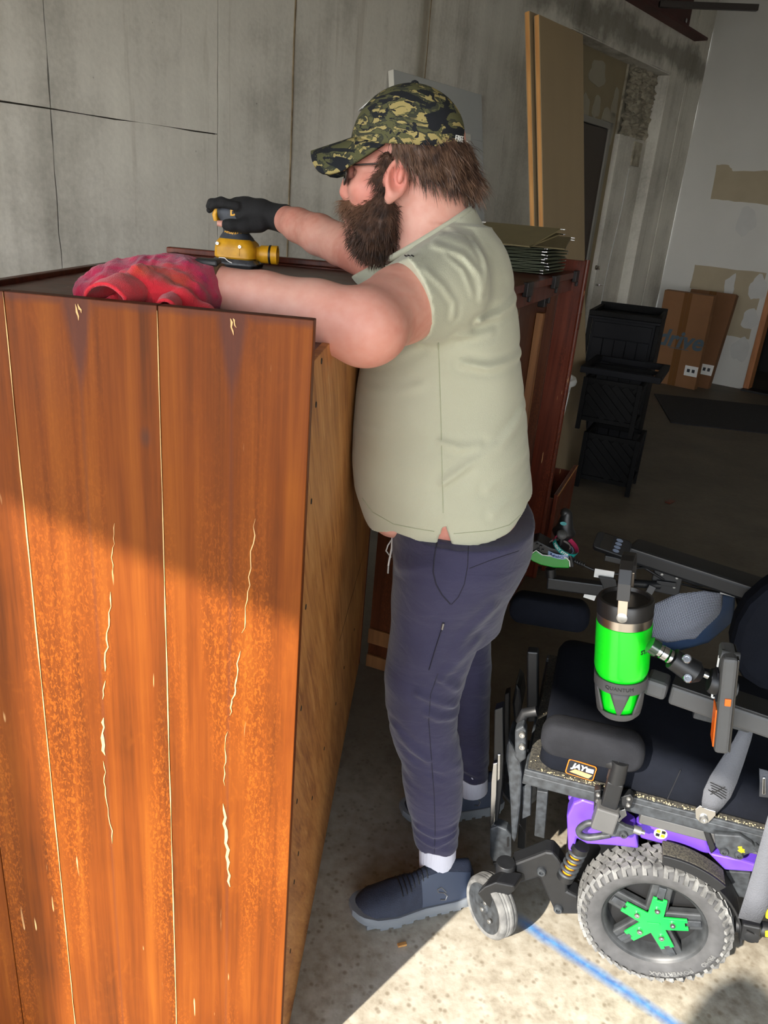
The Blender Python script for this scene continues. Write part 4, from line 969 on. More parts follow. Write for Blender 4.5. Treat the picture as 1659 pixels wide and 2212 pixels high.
sk = SDF((-.52, 1.05, 0.0), (.42, 2.40, 1.84), .0040)
def trunk(g, t, F_=None):
    """trunk, neck base and shoulders; t = how far the cloth stands off the skin"""
    g.loft(zz, F_ + .012 - t, B_ - (.012 if t else np.where(zz < 1.04, .034, .012)) + t, [Y0] * 36, bz - .012 + t, .03)
    g.cone((.045, Y0, 1.585), (.085, Y0, 1.49), .068 + t, .092 + t, .03)
    for S_ in (LS, RS): g.cone(S_, (.095, Y0 + (S_[1] - Y0) * .35, 1.497), .066 + t, .066 + t, .04)
trunk(sk, 0.0, FB_)
sk.ell(on_y(852, 1098, 1.57), (.056, .11, .052), .02)                                   # belly below the hem
sk.cone((.015, Y0, 1.64), (.050, Y0, 1.52), .062, .076, .03)
# arms
mid = LE + (LW - LE) * .30
sk.chain([LS, LS + (LE - LS) * .5, LE, mid, LE + (LW - LE) * .65, LW], [.068, .062, .055, .050, .042, .032], .012)
sk.ell(LE + np.array([.014, .0, -.006]), (.052, .050, .046), .03)
sk.chain([RS, RS + (RE - RS) * .5, RE, RE + (RW - RE) * .35, RE + (RW - RE) * .7, RW], [.066, .060, .050, .050, .043, .034], .012)
sk.chain([p for p, r in r_palm], [r - .003 for p, r in r_palm], .015)
for P_, r_ in r_fing + [r_thumb]: sk.chain(P_, [q - .0025 for q in r_], .006)
sk.chain([p for p, r in l_palm], [r for p, r in l_palm], .015)
for P_, r_ in l_fing + [l_thumb]: sk.chain(P_, r_, .006)
# head
sk.ell(HC_ + np.array([.018, 0, .004]), (.098, .076, .104), .02)
sk.ell((-.062, Y0, 1.632), (.062, .060, .085), .03)                                      # face
sk.ell((-.098, Y0, 1.668), (.026, .050, .020), .02)                                      # brow
for s in (-1, 1):
    sk.ell((-.085, Y0 + s * .036, 1.625), (.032, .026, .026), .02)                       # cheeks
    sk.ell((-.108, Y0 + s * .031, 1.651), (.014, .014, .011), .006, 's')                 # eye sockets
    sk.ell((-.100, Y0 + s * .031, 1.651), (.0125, .0125, .0125), .003)                   # eyes
    e = on_y(858, 386, Y0 - .083) if s < 0 else on_y(858, 386, Y0 - .083) * np.array([1, 0, 1]) + np.array([0, Y0 + .083, 0])
    ro = (R(-6), R(10), R(18) * -s)
    sk.cone(e + np.array([-.012, -s * .012, -.004]), e + np.array([-.004, -s * .002, 0]), .018, .02, .012)
    sk.ell(e, (.023, .0095, .037), .006, rot=ro); sk.ell(e + np.array([.001, s * .0085, .003]), (.0155, .0095, .027), .003, 's', ro); sk.ell(e + np.array([.006, s * .004, .006]), (.006, .006, .016), .004, 'u', ro); sk.ell(e + np.array([-.017, s * .005, -.004]), (.006, .006, .008), .004)
    sk.ell(e + np.array([-.012, s * .001, -.034]), (.009, .007, .011), .010)             # lobe
sk.chain([(-.110, Y0, 1.658), (-.121, Y0, 1.634), (-.126, Y0, 1.618)], [.008, .011, .0135], .012)
for s in (-1, 1): sk.ell((-.115, Y0 + s * .012, 1.613), (.011, .009, .008), .008)
sk.ell((-.104, Y0, 1.585), (.024, .03, .018), .02).ell((-.118, Y0, 1.580), (.012, .022, .004), .006).ell((-.116, Y0, 1.571), (.012, .02, .005), .006)
sk.ell((-.085, Y0, 1.545), (.035, .04, .028), .03)                                       # chin
# legs inside the trousers
def mids(rows, Y): return [(on_y((a + b) / 2, y, Y), (b - a) / 2) for y, a, b in rows]
ROW_N = [(1150, 880, 1112), (1200, 852, 1112), (1250, 849, 1092), (1310, 846, 1056), (1400, 838, 1026), (1470, 830, 1004), (1520, 831, 992), (1570, 840, 988), (1640, 861, 1000), (1720, 877, 999), (1790, 889, 992), (1806, 891, 991), (1818, 894, 989)]
ROW_F = [(1250, 930, 1100), (1330, 930, 1062), (1450, 945, 1062), (1560, 955, 1058), (1620, 968, 1057), (1674, 982, 1055)]
for rows, Y in ((ROW_N, 1.462), (ROW_F, 1.755)):
    mm_ = mids(rows, Y); k_ = [3, 5, 8, len(rows) - 1] if len(rows) > 6 else [1, 2, 3, 5]
    P_ = [mm_[i][0] for i in k_]; r_ = [mm_[i][1] * .00075 for i in k_]
    P_.append(np.array([P_[-1][0] + .015, Y, .09])); r_.append(.032); sk.chain(P_, r_, .01)
obj('body', sk.mesh('body', PO), M['skin'], man); del sk

# t-shirt
sh = SDF((-.16, 1.18, .88), (.40, 1.96, 1.64), .0042)
SE = on_y(872, 644, 1.315); RSE = RS + (RE - RS) * .55
nrm = np.array([.78, .49, .36]); nrm /= np.linalg.norm(nrm); nr2 = (RS - RE) / np.linalg.norm(RS - RE)
sh.chain([LS + np.array([.01, 0, 0]), LS + (SE - LS) * .5, SE + (SE - LS) * .4], [.082, .080, .076], .012)
sh.chain([RS, RSE + (RE - RS) * .2], [.080, .074], .01)
sh.fn(lambda X, Y, Z: np.where(Y < 1.5, -((X - SE[0]) * nrm[0] + (Y - SE[1]) * nrm[1] + (Z - SE[2]) * nrm[2]), -((X - RSE[0]) * nr2[0] + (Y - RSE[1]) * nr2[1] + (Z - RSE[2]) * nr2[2])))
trunk(sh, .012, np.interp(zz, FRz, FRx))
# fabric folds (ridges following the pull of the cloth)
folds = [([(1031, 683), (1077, 677), (1124, 654)], 1.46, .0100, .009), ([(997, 772), (1052, 784), (1136, 780)], 1.45, .0090, .009), ([(954, 1017), (1010, 977), (1077, 952), (1140, 900)], 1.44, .0090, .011),
         ([(951, 940), (991, 952), (1030, 952)], 1.42, .0060, .009), ([(1142, 985), (1092, 1010), (1050, 1036)], 1.44, .0055, .011), ([(1147, 1045), (1100, 1062), (1060, 1085)], 1.45, .004, .011), ([(985, 716), (1030, 722), (1060, 716)], 1.42, .004, .008),
         ([(918, 573), (954, 610), (979, 646), (976, 677)], 1.35, .0050, .0055), ([(936, 527), (997, 548), (1034, 591), (1037, 640)], 1.38, .0060, .0060), ([(967, 490), (1022, 512), (1046, 560), (1040, 616)], 1.42, .0055, .0060), ([(960, 548), (997, 579), (1016, 628)], 1.37, .0045, .0050),
         ([(800, 800), (850, 780), (900, 745)], 1.40, .0030, .009), ([(790, 860), (850, 850), (910, 830)], 1.40, .0025, .010), ([(780, 940), (830, 930), (870, 935)], 1.40, .0020, .009)]
def fold_disp(X, Y, Z):
    out = np.zeros(np.broadcast_shapes(X.shape, Y.shape, Z.shape), np.float32)
    for pts, Yf, amp, w in folds:
        P = px(pts, Yf); best = None
        for a, b in zip(P[:-1], P[1:]):
            ax, az, dx, dz = a[0], a[2], b[0] - a[0], b[2] - a[2]; L = dx * dx + dz * dz
            t = np.clip(((X - ax) * dx + (Z - az) * dz) / L, 0, 1); d2 = (X - ax - t * dx) ** 2 + (Z - az - t * dz) ** 2
            best = d2 if best is None else np.minimum(best, d2)
        out = out - .62 * amp * np.exp(-best / (w * w * .5)) + .30 * amp * np.exp(-(np.sqrt(best) - 1.6 * w) ** 2 / (w * w * .6))
    return np.where(Y < 1.66, out, 0) * (.75 + .6 * vnoise(55, 17)(X, Y, Z))
n3 = vnoise(11, 9)
sh.disp(lambda X, Y, Z: fold_disp(X, Y, Z) + .0035 * n3(X * .6, Y, Z * 1.6))
# cuts: hem with side slit, sleeves, neck
hem = px([(770, 1085), (800, 1124)], 1.55) + px([(850, 1146), (900, 1156), (943, 1164), (950, 1135), (959, 1112), (966, 1135), (976, 1168), (1060, 1160), (1100, 1150), (1148, 1108)], 1.42)
hx_, hz_ = [float(p[0]) for p in hem], [float(p[2]) for p in hem]
o_ = np.argsort(hx_); hx_ = np.array(hx_)[o_]; hz_ = np.array(hz_)[o_]
sh.fn(lambda X, Y, Z: (np.interp(X, hx_, hz_) - Z) * .9 + 0 * Y)
sh.fn(lambda X, Y, Z: (Z - (1.505 + (X + .03) * .70)) * .82 + 0 * Y)
obj('t_shirt', sh.mesh('t_shirt', PO), M['shirt'], man)
bvh_s = None
def surf_on(o_me, pts, lift=.0012):
    """points of a drawn line dropped on to a garment's surface along the sight line from the photographer"""
    bv = BVHTree.FromPolygons([v.co for v in o_me.vertices], [tuple(p.vertices) for p in o_me.polygons]); out = []
    for x, y in pts:
        d = Vector(ray(x, y)).normalized(); hit = bv.ray_cast(Vector(CAM - PO), d)
        if hit[0] is not None: out.append(hit[0] + hit[1] * lift)
    return out
def fine(pts, n=8):
    out = []
    for a, b in zip(pts[:-1], pts[1:]): out += [(a[0] + (b[0] - a[0]) * i / n, a[1] + (b[1] - a[1]) * i / n) for i in range(n)]
    return out + [pts[-1]]
M['shirt_seam'] = mat('sage_stitching', (160, 163, 138), .9)
sme = bpy.data.objects['t_shirt'].data
for pts in ([(947, 740), (951, 860), (954, 980), (957, 1108)], [(826, 572), (866, 584), (896, 604), (916, 630), (926, 660), (924, 690), (908, 714)], [(783, 1076), (805, 1106), (850, 1132), (900, 1142), (938, 1148)], [(980, 1153), (1060, 1146), (1100, 1134), (1140, 1098)]):
    p = surf_on(sme, fine(pts), .0002)
    if len(p) > 2: MB().tube(p, .0011, 5).build('stitch_line', M['shirt_seam'], man)
for k in range(3):
    p = surf_on(sme, [(875 + 7 * k, 552), (879 + 7 * k, 555)], .0008)
    if len(p) == 2: MB().tube(p, .0012, 5).build('sleeve_mark', M['black'], man)
ck = []
for k in range(28):
    a = 2 * math.pi * k / 28; x = .040 + .074 * math.cos(a); y = Y0 + .092 * math.sin(a); ck.append((x - PO[0], y - PO[1], 1.505 + (x + .03) * .70 + .001))
ck += ck[:2]; MB().tube(ck, .0065, 8, cap=False).build('collar', M['shirt'], man, smooth=60)

# trousers
tr_ = SDF((-.02, 1.28, .06), (.44, 1.92, 1.02), .0044)
def leg(rows, Y, kb, k=.03):
    f = [on_y(a, y, Y) for y, a, b in rows]; b = [on_y(b, y, Y) for y, a, b in rows]
    z = [(p[2] + q[2]) / 2 for p, q in zip(f, b)]
    tr_.loft(z, [p[0] for p in f], [p[0] for p in b], [Y] * len(z), [(q[0] - p[0]) / 2 * kb for p, q in zip(f, b)], k, e=2.1)
pz = np.linspace(.74, 1.0, 14)
pf = np.interp(pz, *curve_z([(842, 1110), (848, 1160), (850, 1220), (850, 1290)])); pb = np.interp(pz, *curve_z([(1147, 1118), (1144, 1160), (1130, 1200), (1108, 1240), (1085, 1290)]))
tr_.loft(pz, pf, pb, [Y0] * 14, np.interp(pz, [.74, .85, .985], [.17, .205, .226]), .03, e=2.5)
leg(ROW_N, 1.462, .92)
leg(ROW_F, 1.755, .98)
n4 = vnoise(21, 14); n5 = vnoise(22, 34)
def tdisp(X, Y, Z):
    knee = np.exp(-((Z - .44) / .07) ** 2); cuff = np.exp(-((Z - .16) / .06) ** 2)
    return .0035 * n4(X * .8, Y, Z * 1.3 + X * .5) + (.004 * knee + .0035 * cuff) * n5(X * .5, Y * .5, Z * 1.8 + X * .9)
tr_.disp(tdisp)
tfolds = [([(985, 1540), (940, 1515), (905, 1500)], .005, .009), ([(988, 1570), (950, 1560), (925, 1545)], .005, .009), ([(850, 1590), (890, 1625), (925, 1650)], .004, .010), ([(990, 1500), (955, 1470)], .005, .009), ([(1030, 1400), (985, 1440), (950, 1462)], .004, .012),
          ([(1065, 1320), (1010, 1370), (985, 1420)], .004, .014), ([(900, 1815), (940, 1826), (985, 1822)], .004, .007), ([(896, 1838), (940, 1848), (985, 1838)], .004, .006), ([(860, 1240), (900, 1220), (940, 1215)], .003, .012)]
def tf(X, Y, Z):
    out = np.zeros(np.broadcast_shapes(X.shape, Y.shape, Z.shape), np.float32)
    for pts, amp, w in tfolds:
        P = px(pts, 1.38); best = None
        for a, b in zip(P[:-1], P[1:]):
            dx, dz = b[0] - a[0], b[2] - a[2]; L = dx * dx + dz * dz
            t = np.clip(((X - a[0]) * dx + (Z - a[2]) * dz) / L, 0, 1); d2 = (X - a[0] - t * dx) ** 2 + (Z - a[2] - t * dz) ** 2
            best = d2 if best is None else np.minimum(best, d2)
        out = out - amp * np.exp(-best / (w * w)) + .5 * amp * np.exp(-(np.sqrt(best) - 1.8 * w) ** 2 / (w * w))
    return np.where(Y < 1.6, out, 0)
tr_.disp(tf)
tro = obj('trousers', tr_.mesh('trousers', PO), M['trousers'], man); del tr_
tme = tro.data
for nm, pts, r_ in (('pocket_seam', [(944, 1172), (938, 1205), (936, 1235), (942, 1262), (955, 1285), (973, 1305)], .0016), ('pocket_seam', [(1012, 1180), (1010, 1225), (1003, 1262), (990, 1290), (975, 1306)], .0010), ('side_seam', [(946, 1455), (930, 1500), (926, 1560), (932, 1640), (938, 1720), (940, 1790), (938, 1850)], .0011), ('yoke_seam', [(1014, 1228), (1060, 1210), (1120, 1190)], .0009)):
    p = surf_on(tme, fine(pts), .0)
    if len(p) > 2: MB().tube(p, r_, 5).build(nm, M['seam'], man)
p = surf_on(tme, fine([(957, 1350), (944, 1390), (927, 1446)]), .0006)
if len(p) > 2: MB().tube(p, .0032, 6, flat=.4).build('zip', M['seam'], man)
p = surf_on(tme, fine([(958, 1344), (955, 1357)], 3), .003)
if len(p) > 2: MB().tube(p, .0028, 6).build('zip_pull', M['zip'], man)
q = px([(848, 1155), (846, 1185), (841, 1210), (839, 1222)], 1.52); MB().tube([a - PO for a in q], .0022, 6).build('drawstring', M['white'], man)
MB().tube([a - PO for a in px([(839, 1222), (838, 1238)], 1.52)], .0026, 6).build('drawstring_tip', M['zip'], man)
q = px([(850, 1160), (838, 1178), (834, 1190), (845, 1204)], 1.56); MB().tube([a - PO for a in q], .0016, 6).build('drawstring', M['white'], man)

# cap
CAPL = curve_z([(797, 318), (760, 285), (757, 276), (764, 251), (785, 213), (814, 190), (850, 179)]); CAPR = curve_z([(997, 353), (1000, 319), (995, 271), (973, 234), (937, 198), (915, 185)])
zt = 1.812
def cap_pt(u, v):
    # v: 0 rim .. 1 crown top ; u: angle
    a = 2 * math.pi * u; c, s = math.cos(a), math.sin(a)
    zr = 1.706 + (c * .105) * .03 - .002                                        # rim, slightly lower at the back (c=+1 is the back)
    z = zr + (zt - zr) * math.sin(v * math.pi / 2) ** 1.0 if v < 1 else zt
    k = max(0.0, 1 - ((z - zr) / (zt - zr + 1e-6)) ** 2.6) ** .55
    xf = float(np.interp(z, *CAPL)); xb = float(np.interp(z, *CAPR)); xc = -.012
    rx = (xb - xc) if c > 0 else (xc - xf); rx *= (k if z > 1.755 else 1) if False else 1
    ry = .094 * k
    cx = c; sy = s
    t = (z - zr) / (zt - zr)
    rx0 = (.103 if c > 0 else .112 - .012 * t) * k
    return Vector((xc + cx * rx0 - PO[0], Y0 + sy * ry - PO[1], z))
cp = MB().grid(cap_pt, 64, 26, True)
cap = cp.build('cap', M['camo'], man, smooth=180)
sm = cap.modifiers.new('thick', 'SOLIDIFY'); sm.thickness = .002; sm.offset = -1
MB().lathe([(.001, .006), (.006, .004), (.008, 0), (.001, -.002)], 12, frame((-.012 - PO[0], 0, zt - .001), (0, 0, 1))).build('cap_button', M['camo'], cap, smooth=60)
def visor(u, v):
    s = (u - .5) * 2; a = s * R(66)
    bx, by = -.012 - .108 * math.cos(a), .090 * math.sin(a)
    out = ((.072 + .070 * (1 - math.cos(a))) * max(0.0, 1 - abs(s) ** 6) ** .5 + .003) * v
    f = out / .077
    z = 1.7025 - .026 * f - .040 * s * s * f + .008 * (1 - s * s) * (1 - .4 * f)
    return Vector((bx - out - PO[0], by, z))
vz = MB().grid(visor, 30, 10).build('visor', M['camo'], cap, smooth=180)
sm = vz.modifiers.new('thick', 'SOLIDIFY'); sm.thickness = .006; sm.offset = 0
def cap_txt(p):
    a = R(-29) + p.x / .098; b = cap_pt(a / (2 * math.pi), .11); c = Vector((-.012 - PO[0], 0, b.z)); nrm_ = (b - c).normalized()
    return b + nrm_ * (.0008 + p.z) + Vector((0, 0, p.y - .002))
text('cap_lettering', 'FREE', .0150, M['white'], cap, fn=cap_txt, ext=.0006)
def cap_logo(p):
    a = math.pi + p.x / .10; b = cap_pt(a / (2 * math.pi), .42); t = cap_pt(a / (2 * math.pi), .62); up = (t - b).normalized(); c = Vector((-.012 - PO[0], 0, b.z))
    return b + (b - c).normalized() * (.001 + p.z) + up * p.y
me = text_mesh('cap_badge', 'O', .05, .001, bold=.001)
for v in me.vertices: v.co = cap_logo(v.co)
me.materials.clear(); obj('cap_badge', me, M['white'], cap)

# sunglasses
gl = MB()
for s in (-1, 1):
    c = Vector((-.132 + .006, s * .034, 1.651)); q = MB()
    def lens_pt(u, v, s=s): 
        a = 2 * math.pi * u; y = s * .034 + .026 * math.cos(a) * v; z = 1.650 + .0195 * math.sin(a) * v
        x = -.1305 + 2.2 * y * y + .012 * (1.65 - z); return Vector((x - PO[0], y, z))
    q.grid(lens_pt, 28, 4, True).build('lens', M['lens'], man, smooth=60, solid=.002)
    gl.tube([lens_pt(k / 28, 1.03) for k in range(29)], .0016, 6, cap=False)
    tip = Vector((-.124 - PO[0], s * .062, 1.662))
    gl.tube([lens_pt(0 if s > 0 else .5, 1.03), tip, Vector((-.075 - PO[0], s * .075, 1.668)), Vector((-.035 - PO[0], s * .080, 1.672))], [.0016, .0019, .0016, .0013], 6)
gl.tube([(-.133 - PO[0], -.009, 1.655), (-.137 - PO[0], 0, 1.657), (-.133 - PO[0], .009, 1.655)], .0015, 6)
gl.build('glasses_frame', M['frame'], man, smooth=60)

# hair and beard: solid forms carrying fine strands
def strands(name, me, m, parent, n, dirf, lo, hi, w, keep=None, seed=1, base=True):
    g = np.random.default_rng(seed); vco = np.array([v.co for v in me.vertices]); no = np.array([v.normal for v in me.vertices])
    idx = np.arange(len(vco)) if keep is None else np.where(keep(vco + PO))[0]
    pick = g.choice(idx, n); P = vco[pick] + g.normal(0, .0012, (n, 3)); N = no[pick]
    q = MB(); V = []; Fc = []
    for i in range(n):
        d = np.array(dirf(P[i] + PO, N[i], g)); d /= np.linalg.norm(d); L = g.uniform(lo, hi)
        sd_ = np.cross(d, N[i] + g.normal(0, .3, 3)); sd_ /= np.linalg.norm(sd_) + 1e-9
        c1 = P[i] + d * L * .5 + N[i] * L * .12; d2 = d + np.array([0, 0, -.35]) + g.normal(0, .22, 3); c2 = c1 + d2 / np.linalg.norm(d2) * L * .5
        k = len(V); V += [P[i] - sd_ * w, P[i] + sd_ * w, c1 + sd_ * w * .8, c1 - sd_ * w * .8, c2]; Fc += [(k, k + 1, k + 2, k + 3), (k + 3, k + 2, k + 4)]
    if base:
        k = len(V); V += list(vco); Fc += [tuple(k + i for i in p.vertices) for p in me.polygons]
    r = bpy.data.meshes.new(name); r.from_pydata([tuple(map(float, v)) for v in V], [], Fc); r.validate()
    return obj(name, r, m, parent, smooth=180)
bd = SDF((-.20, 1.48, 1.44), (.06, 1.72, 1.70), .0035)
bd.ell(on_y(824, 492, Y0), (.051, .060, .053), .02).ell(on_y(812, 524, Y0), (.042, .05, .030), .02).ell(on_y(774, 444, Y0), (.016, .034, .011), .012).ell(on_y(758, 446, Y0), (.018, .034, .013), .012)
bd.ell(on_y(784, 480, Y0), (.024, .040, .034), .02)
for s in (-1, 1):
    fl = lambda p: p if s < 0 else np.array([p[0], 2 * Y0 - p[1], p[2]])
    bd.chain([fl(on_y(832, 345, 1.528)), fl(on_y(824, 392, 1.533)), fl(on_y(828, 430, 1.537)), fl(on_y(828, 470, 1.545)), fl(on_y(800, 495, 1.555))], [.009, .012, .017, .026, .032], .012)
    bd.chain([fl(on_y(800, 452, 1.548)), fl(on_y(780, 462, 1.56))], [.012, .014], .015)
n6, n7 = vnoise(31, 45), vnoise(32, 110)
bd.disp(lambda X, Y, Z: .006 * n6(X, Y, Z) + .003 * n7(X, Y, Z))
strands('beard', bd.mesh('beard', PO), M['beard'], man, 11000, lambda p, N, g: N * .55 + np.array([-.15, 0, -1.0]) + g.normal(0, .35, 3), .008, .024, .00055, seed=5)
hd_ = SDF((-.06, 1.48, 1.60), (.15, 1.72, 1.76), .0035)
hd_.ell(HC_ + np.array([.022, 0, -.012]), (.100, .086, .088), .01)
hd_.chain([on_y(985, 372, Y0), on_y(1008, 392, Y0), on_y(1024, 390, Y0)], [.03, .022, .008], .02)
hd_.ell(on_y(975, 385, Y0), (.03, .062, .03), .02)
hd_.fn(lambda X, Y, Z: np.maximum(np.maximum(-.042 - X, Z - 1.722), (1.675 - .40 * (X + .035)) - Z) + 0 * Y)
hd_.fn(lambda X, Y, Z: -(np.sqrt((X - .002 + .035) ** 2 * 1.0 + (Z - 1.645) ** 2 * .6) - .030) + 0 * Y, 'i')
n8 = vnoise(41, 60); hd_.disp(lambda X, Y, Z: .004 * n8(X * 1.6, Y * 1.6, Z * .4))
strands('hair', hd_.mesh('hair', PO), M['hair'], man, 5200, lambda p, N, g: N * .25 + np.array([.45 + 2.5 * max(0, p[0] - .06), 0, -1.0]) + g.normal(0, .22, 3), .018, .044, .0007, seed=6)
eb = MB()
for s in (-1, 1):
    eb.tube([(-.128 - PO[0], s * .018, 1.678), (-.124 - PO[0], s * .034, 1.683), (-.112 - PO[0], s * .052, 1.680)], [.004, .005, .003], 8)
eb.build('eyebrows', M['beard'], man, smooth=60)

# gloves, watch
gv = SDF((-.60, 2.15, 1.46), (-.32, 2.36, 1.63), .0026)
gv.chain([p for p, r in r_palm], [r for p, r in r_palm], .015)
gv.cone(RW + (RE - RW) * .05, r_palm[0][0], .0385, .034, .015)
gv.ell(h(545, 484, 2.232), (.032, .02, .020), .02)
for i, (P_, r_) in enumerate(r_fing):
    P2 = [np.array(a) for a in P_]; P2[-1] = P2[-2] + (P2[-1] - P2[-2]) * (.45 if i < 2 else .8)
    gv.chain(P2, r_, .006)
P2 = [np.array(a) for a in r_thumb[0]]; P2[-1] = P2[-2] + (P2[-1] - P2[-2]) * .35; gv.chain(P2, [.0245, .0185, .0155, .0140], .008)
obj('glove', gv.mesh('glove', PO), M['glove'], man); del gv
wf_ = frame(LW - PO + np.array([.004, 0, 0]), LE - LW)
MB().lathe([(.0345, -.010), (.0375, -.009), (.0375, .009), (.0345, .010), (.0345, -.010)], 28, wf_, cap=False).build('watch_strap', mat('brown_strap', (92, 70, 48), .6), man, smooth=40)
MB().box(LW - PO + np.array([-.002, -.004, .036]), (.034, .032, .010)).build('watch_case', M['black'], man, bevel=.003)

# socks and shoes
def shoe(nm, heel, toe, z0=0.0):
    hv = Vector((heel[0], heel[1], 0)); tv = Vector((toe[0], toe[1], 0)); L = (tv - hv).length
    fr = frame((heel[0] - PO[0], heel[1] - PO[1], z0), (0, 0, 1), tv - hv)
    wid = lambda u: float(np.interp(u, [0, .06, .2, .45, .68, .85, .95, 1], [.022, .034, .038, .039, .050, .046, .030, .010]))
    top = lambda u: float(np.interp(u, [0, .05, .14, .30, .42, .55, .72, .88, .97, 1], [.085, .124, .128, .132, .120, .095, .077, .066, .048, .034]))
    def pt(u, v):
        a = math.pi * v; w = wid(u); t = top(u); e = .75
        c, s = math.cos(a), math.sin(a); y = w * abs(c) ** e * (1 if c > 0 else -1); z = .024 + (t - .024) * abs(s) ** .8
        y *= 1 - .45 * max(0, (z - .05) / .07) * (1 if u < .55 else .25)
        return fr @ Vector((u * L, y, z))
    up = MB().grid(pt, 40, 20).build(nm, M['shoe'], man, smooth=180)
    out = [(u * L, wid(u) + .006) for u in np.linspace(0, 1, 26)] + [(u * L, -wid(u) - .006) for u in np.linspace(1, 0, 26)]
    out = [(x * 1.0 + (.006 if x > L * .9 else -.006 if x < L * .05 else 0), y) for x, y in out]
    toe_spring = lambda x: .010 * max(0, (x / L - .78) / .22) ** 2
    q = MB(); n = len(out); secs = [(.012, 1.0), (.020, 1.03), (.034, 1.02), (.037, .97)]
    vs = [fr @ Vector((x, y * k, z + toe_spring(x) * (1.6 if z < .02 else 1))) for z, k in secs for x, y in out]
    fs = [(i * n + k, i * n + (k + 1) % n, (i + 1) * n + (k + 1) % n, (i + 1) * n + k) for i in range(len(secs) - 1) for k in range(n)] + [tuple(range(n - 1, -1, -1)), tuple((len(secs) - 1) * n + k for k in range(n))]
    so_ = q.add(vs, fs).build('sole', M['sole'], up, smooth=35)
    for i in range(9):
        u = .05 + .104 * i; lug = MB()
        c = fr @ Vector((u * L, 0, .0065 + toe_spring(u * L) * 1.4)); lug.box(c, (L * .072, wid(u) * 2 + .004, .013), fr.to_3x3()); lug.build('lug', M['sole'], up, bevel=.002)
    # overlays
    def side(u, v, s, lift): 
        a = math.pi * v; p = pt(u, v); c = fr @ Vector((u * L, 0, .04)); return p + (p - c).normalized() * lift
    ov = MB().grid(lambda a, b: side(.05 + .42 * a, .02 + (.22 + .10 * a) * b, 1, .0012), 14, 6); ov.grid(lambda a, b: side(.05 + .42 * a, .98 - (.22 + .10 * a) * b, 1, .0012), 14, 6)
    ov.build('overlay', M['shoe2'], up, smooth=60)
    tc = MB().grid(lambda a, b: side(.84 + .15 * a, b, 1, .001), 6, 14); tc.build('toe_cap', M['shoe'], up, smooth=60)
    for k in range(7): MB().tube([side(.42 + .035 * k, .30 + .4 * i / 8, 1, .001) for i in range(9)], .0016, 5).build('knit_cord', M['black'], up)
    for sgn in (0, 1):
        lg = [(.27, .10), (.31, .145), (.345, .14), (.335, .115), (.29, .10), (.262, .075), (.275, .05), (.32, .06)]
        MB().tube([side(u, v if sgn == 0 else 1 - v, 1, .0022) for u, v in lg], .0013, 5).build('side_emblem', M['silver'], up)
    return up
nt_, nh_ = on_z(768, 1972, .02), on_z(1000, 1905, .03)
shoe('shoe', (.298, 1.462), (.008, 1.362))
shoe('shoe', (.405, 1.79), (.125, 1.70))
def sock(c0, c1, r0, r1):
    MB().tube([np.array(c0) - PO, (np.array(c0) + np.array(c1)) / 2 - PO, np.array(c1) - PO], [r0, (r0 + r1) / 2, r1], 24).build('sock', M['sock'], man, smooth=60)
a_ = on_y(942, 1845, 1.462); b_ = on_z(962, 1880, .09)
e_ = mids(ROW_N, 1.462)[-1][0]; sock((e_[0], 1.462, e_[2] + .05), (e_[0] + .012, 1.46, .085), .047, .045)
c_ = on_y(1022, 1680, 1.755); sock((c_[0] - .012, 1.755, c_[2] + .05), (c_[0] + .002, 1.757, .08), .046, .045)
# ------------------------------------------------------------------ power wheelchair
W0 = on_z(1412, 2003, .165); WO = np.array([W0[0], W0[1], 0.0])
CYAW = R(-75); CF = np.array([math.sin(CYAW), math.cos(CYAW), 0]); CL = np.array([CF[1], -CF[0], 0.0]) * 1.0
if CL[1] < 0: CL = -CL                     # towards the far side
chair = thing('power_wheelchair', 'black power wheelchair with purple side covers and a green wheel hub', 'wheelchair', WO, math.atan2(CF[1], CF[0]))
def c(px_, py_, lat): q = on_pl(px_, py_, WO + CL * lat, CL) - WO; return Vector((float(q @ CF), -lat, float(q[2])))
def cw(P): q = np.asarray([float(a) for a in P]) - WO; return Vector((float(q @ CF), -float(q @ CL), float(q[2])))
def c2w(v): return WO + CF * v[0] - CL * v[1] + np.array([0, 0, v[2]])
def plate(name, pts, lat, th, m, parent=chair, bevel=.002, **k):
    P = [c(x, y, lat) for x, y in pts]; n = len(P); q = MB()
    q.add(P + [p + Vector((0, -th, 0)) for p in P], [tuple(range(n)), tuple(range(2 * n - 1, n - 1, -1))] + [(i, n + i, n + (i + 1) % n, (i + 1) % n) for i in range(n)])
    return q.build(name, m, parent, bevel=bevel, **k)
def bolt(parent, p, r=.006, ax=(0, 1, 0), m=None, name='bolt'):
    return MB().lathe([(.0008, 0), (r, 0), (r, r * .5), (r * .8, r * .8), (r * .45, r * .8), (r * .4, r * .35), (.0008, r * .35)], 12, frame(p, ax)).build(name, m or M['silver'], parent, smooth=40)
M['ch_black'] = mat('black_powder_coat', (22, 23, 25), .45, var=.15, vs_=60)
M['ch_grey'] = mat('dusty_grey_frame', (58, 62, 66), .5, var=.25, vs_=70, c2=(36, 38, 41))
M['ch_dust'] = mat('sawdust_speckled_pan', (84, 80, 70), .8, c2=(24, 25, 27), vs_=260)
M['tire'] = mat('grey_worn_tyre', (122, 122, 120), .85, c2=(70, 70, 70), vs_=26, bump=.3, bs=120)
M['tire_side'] = mat('tyre_sidewall', (66, 66, 67), .75, var=.25, vs_=30)
M['rim'] = mat('dark_grey_rim', (50, 52, 54), .45, var=.3, vs_=40)
M['rim_dark'] = mat('rim_shadow', (18, 18, 19), .6)
M['hub_green'] = mat('bright_green_hub', (14, 168, 62), .35, coat=.5)
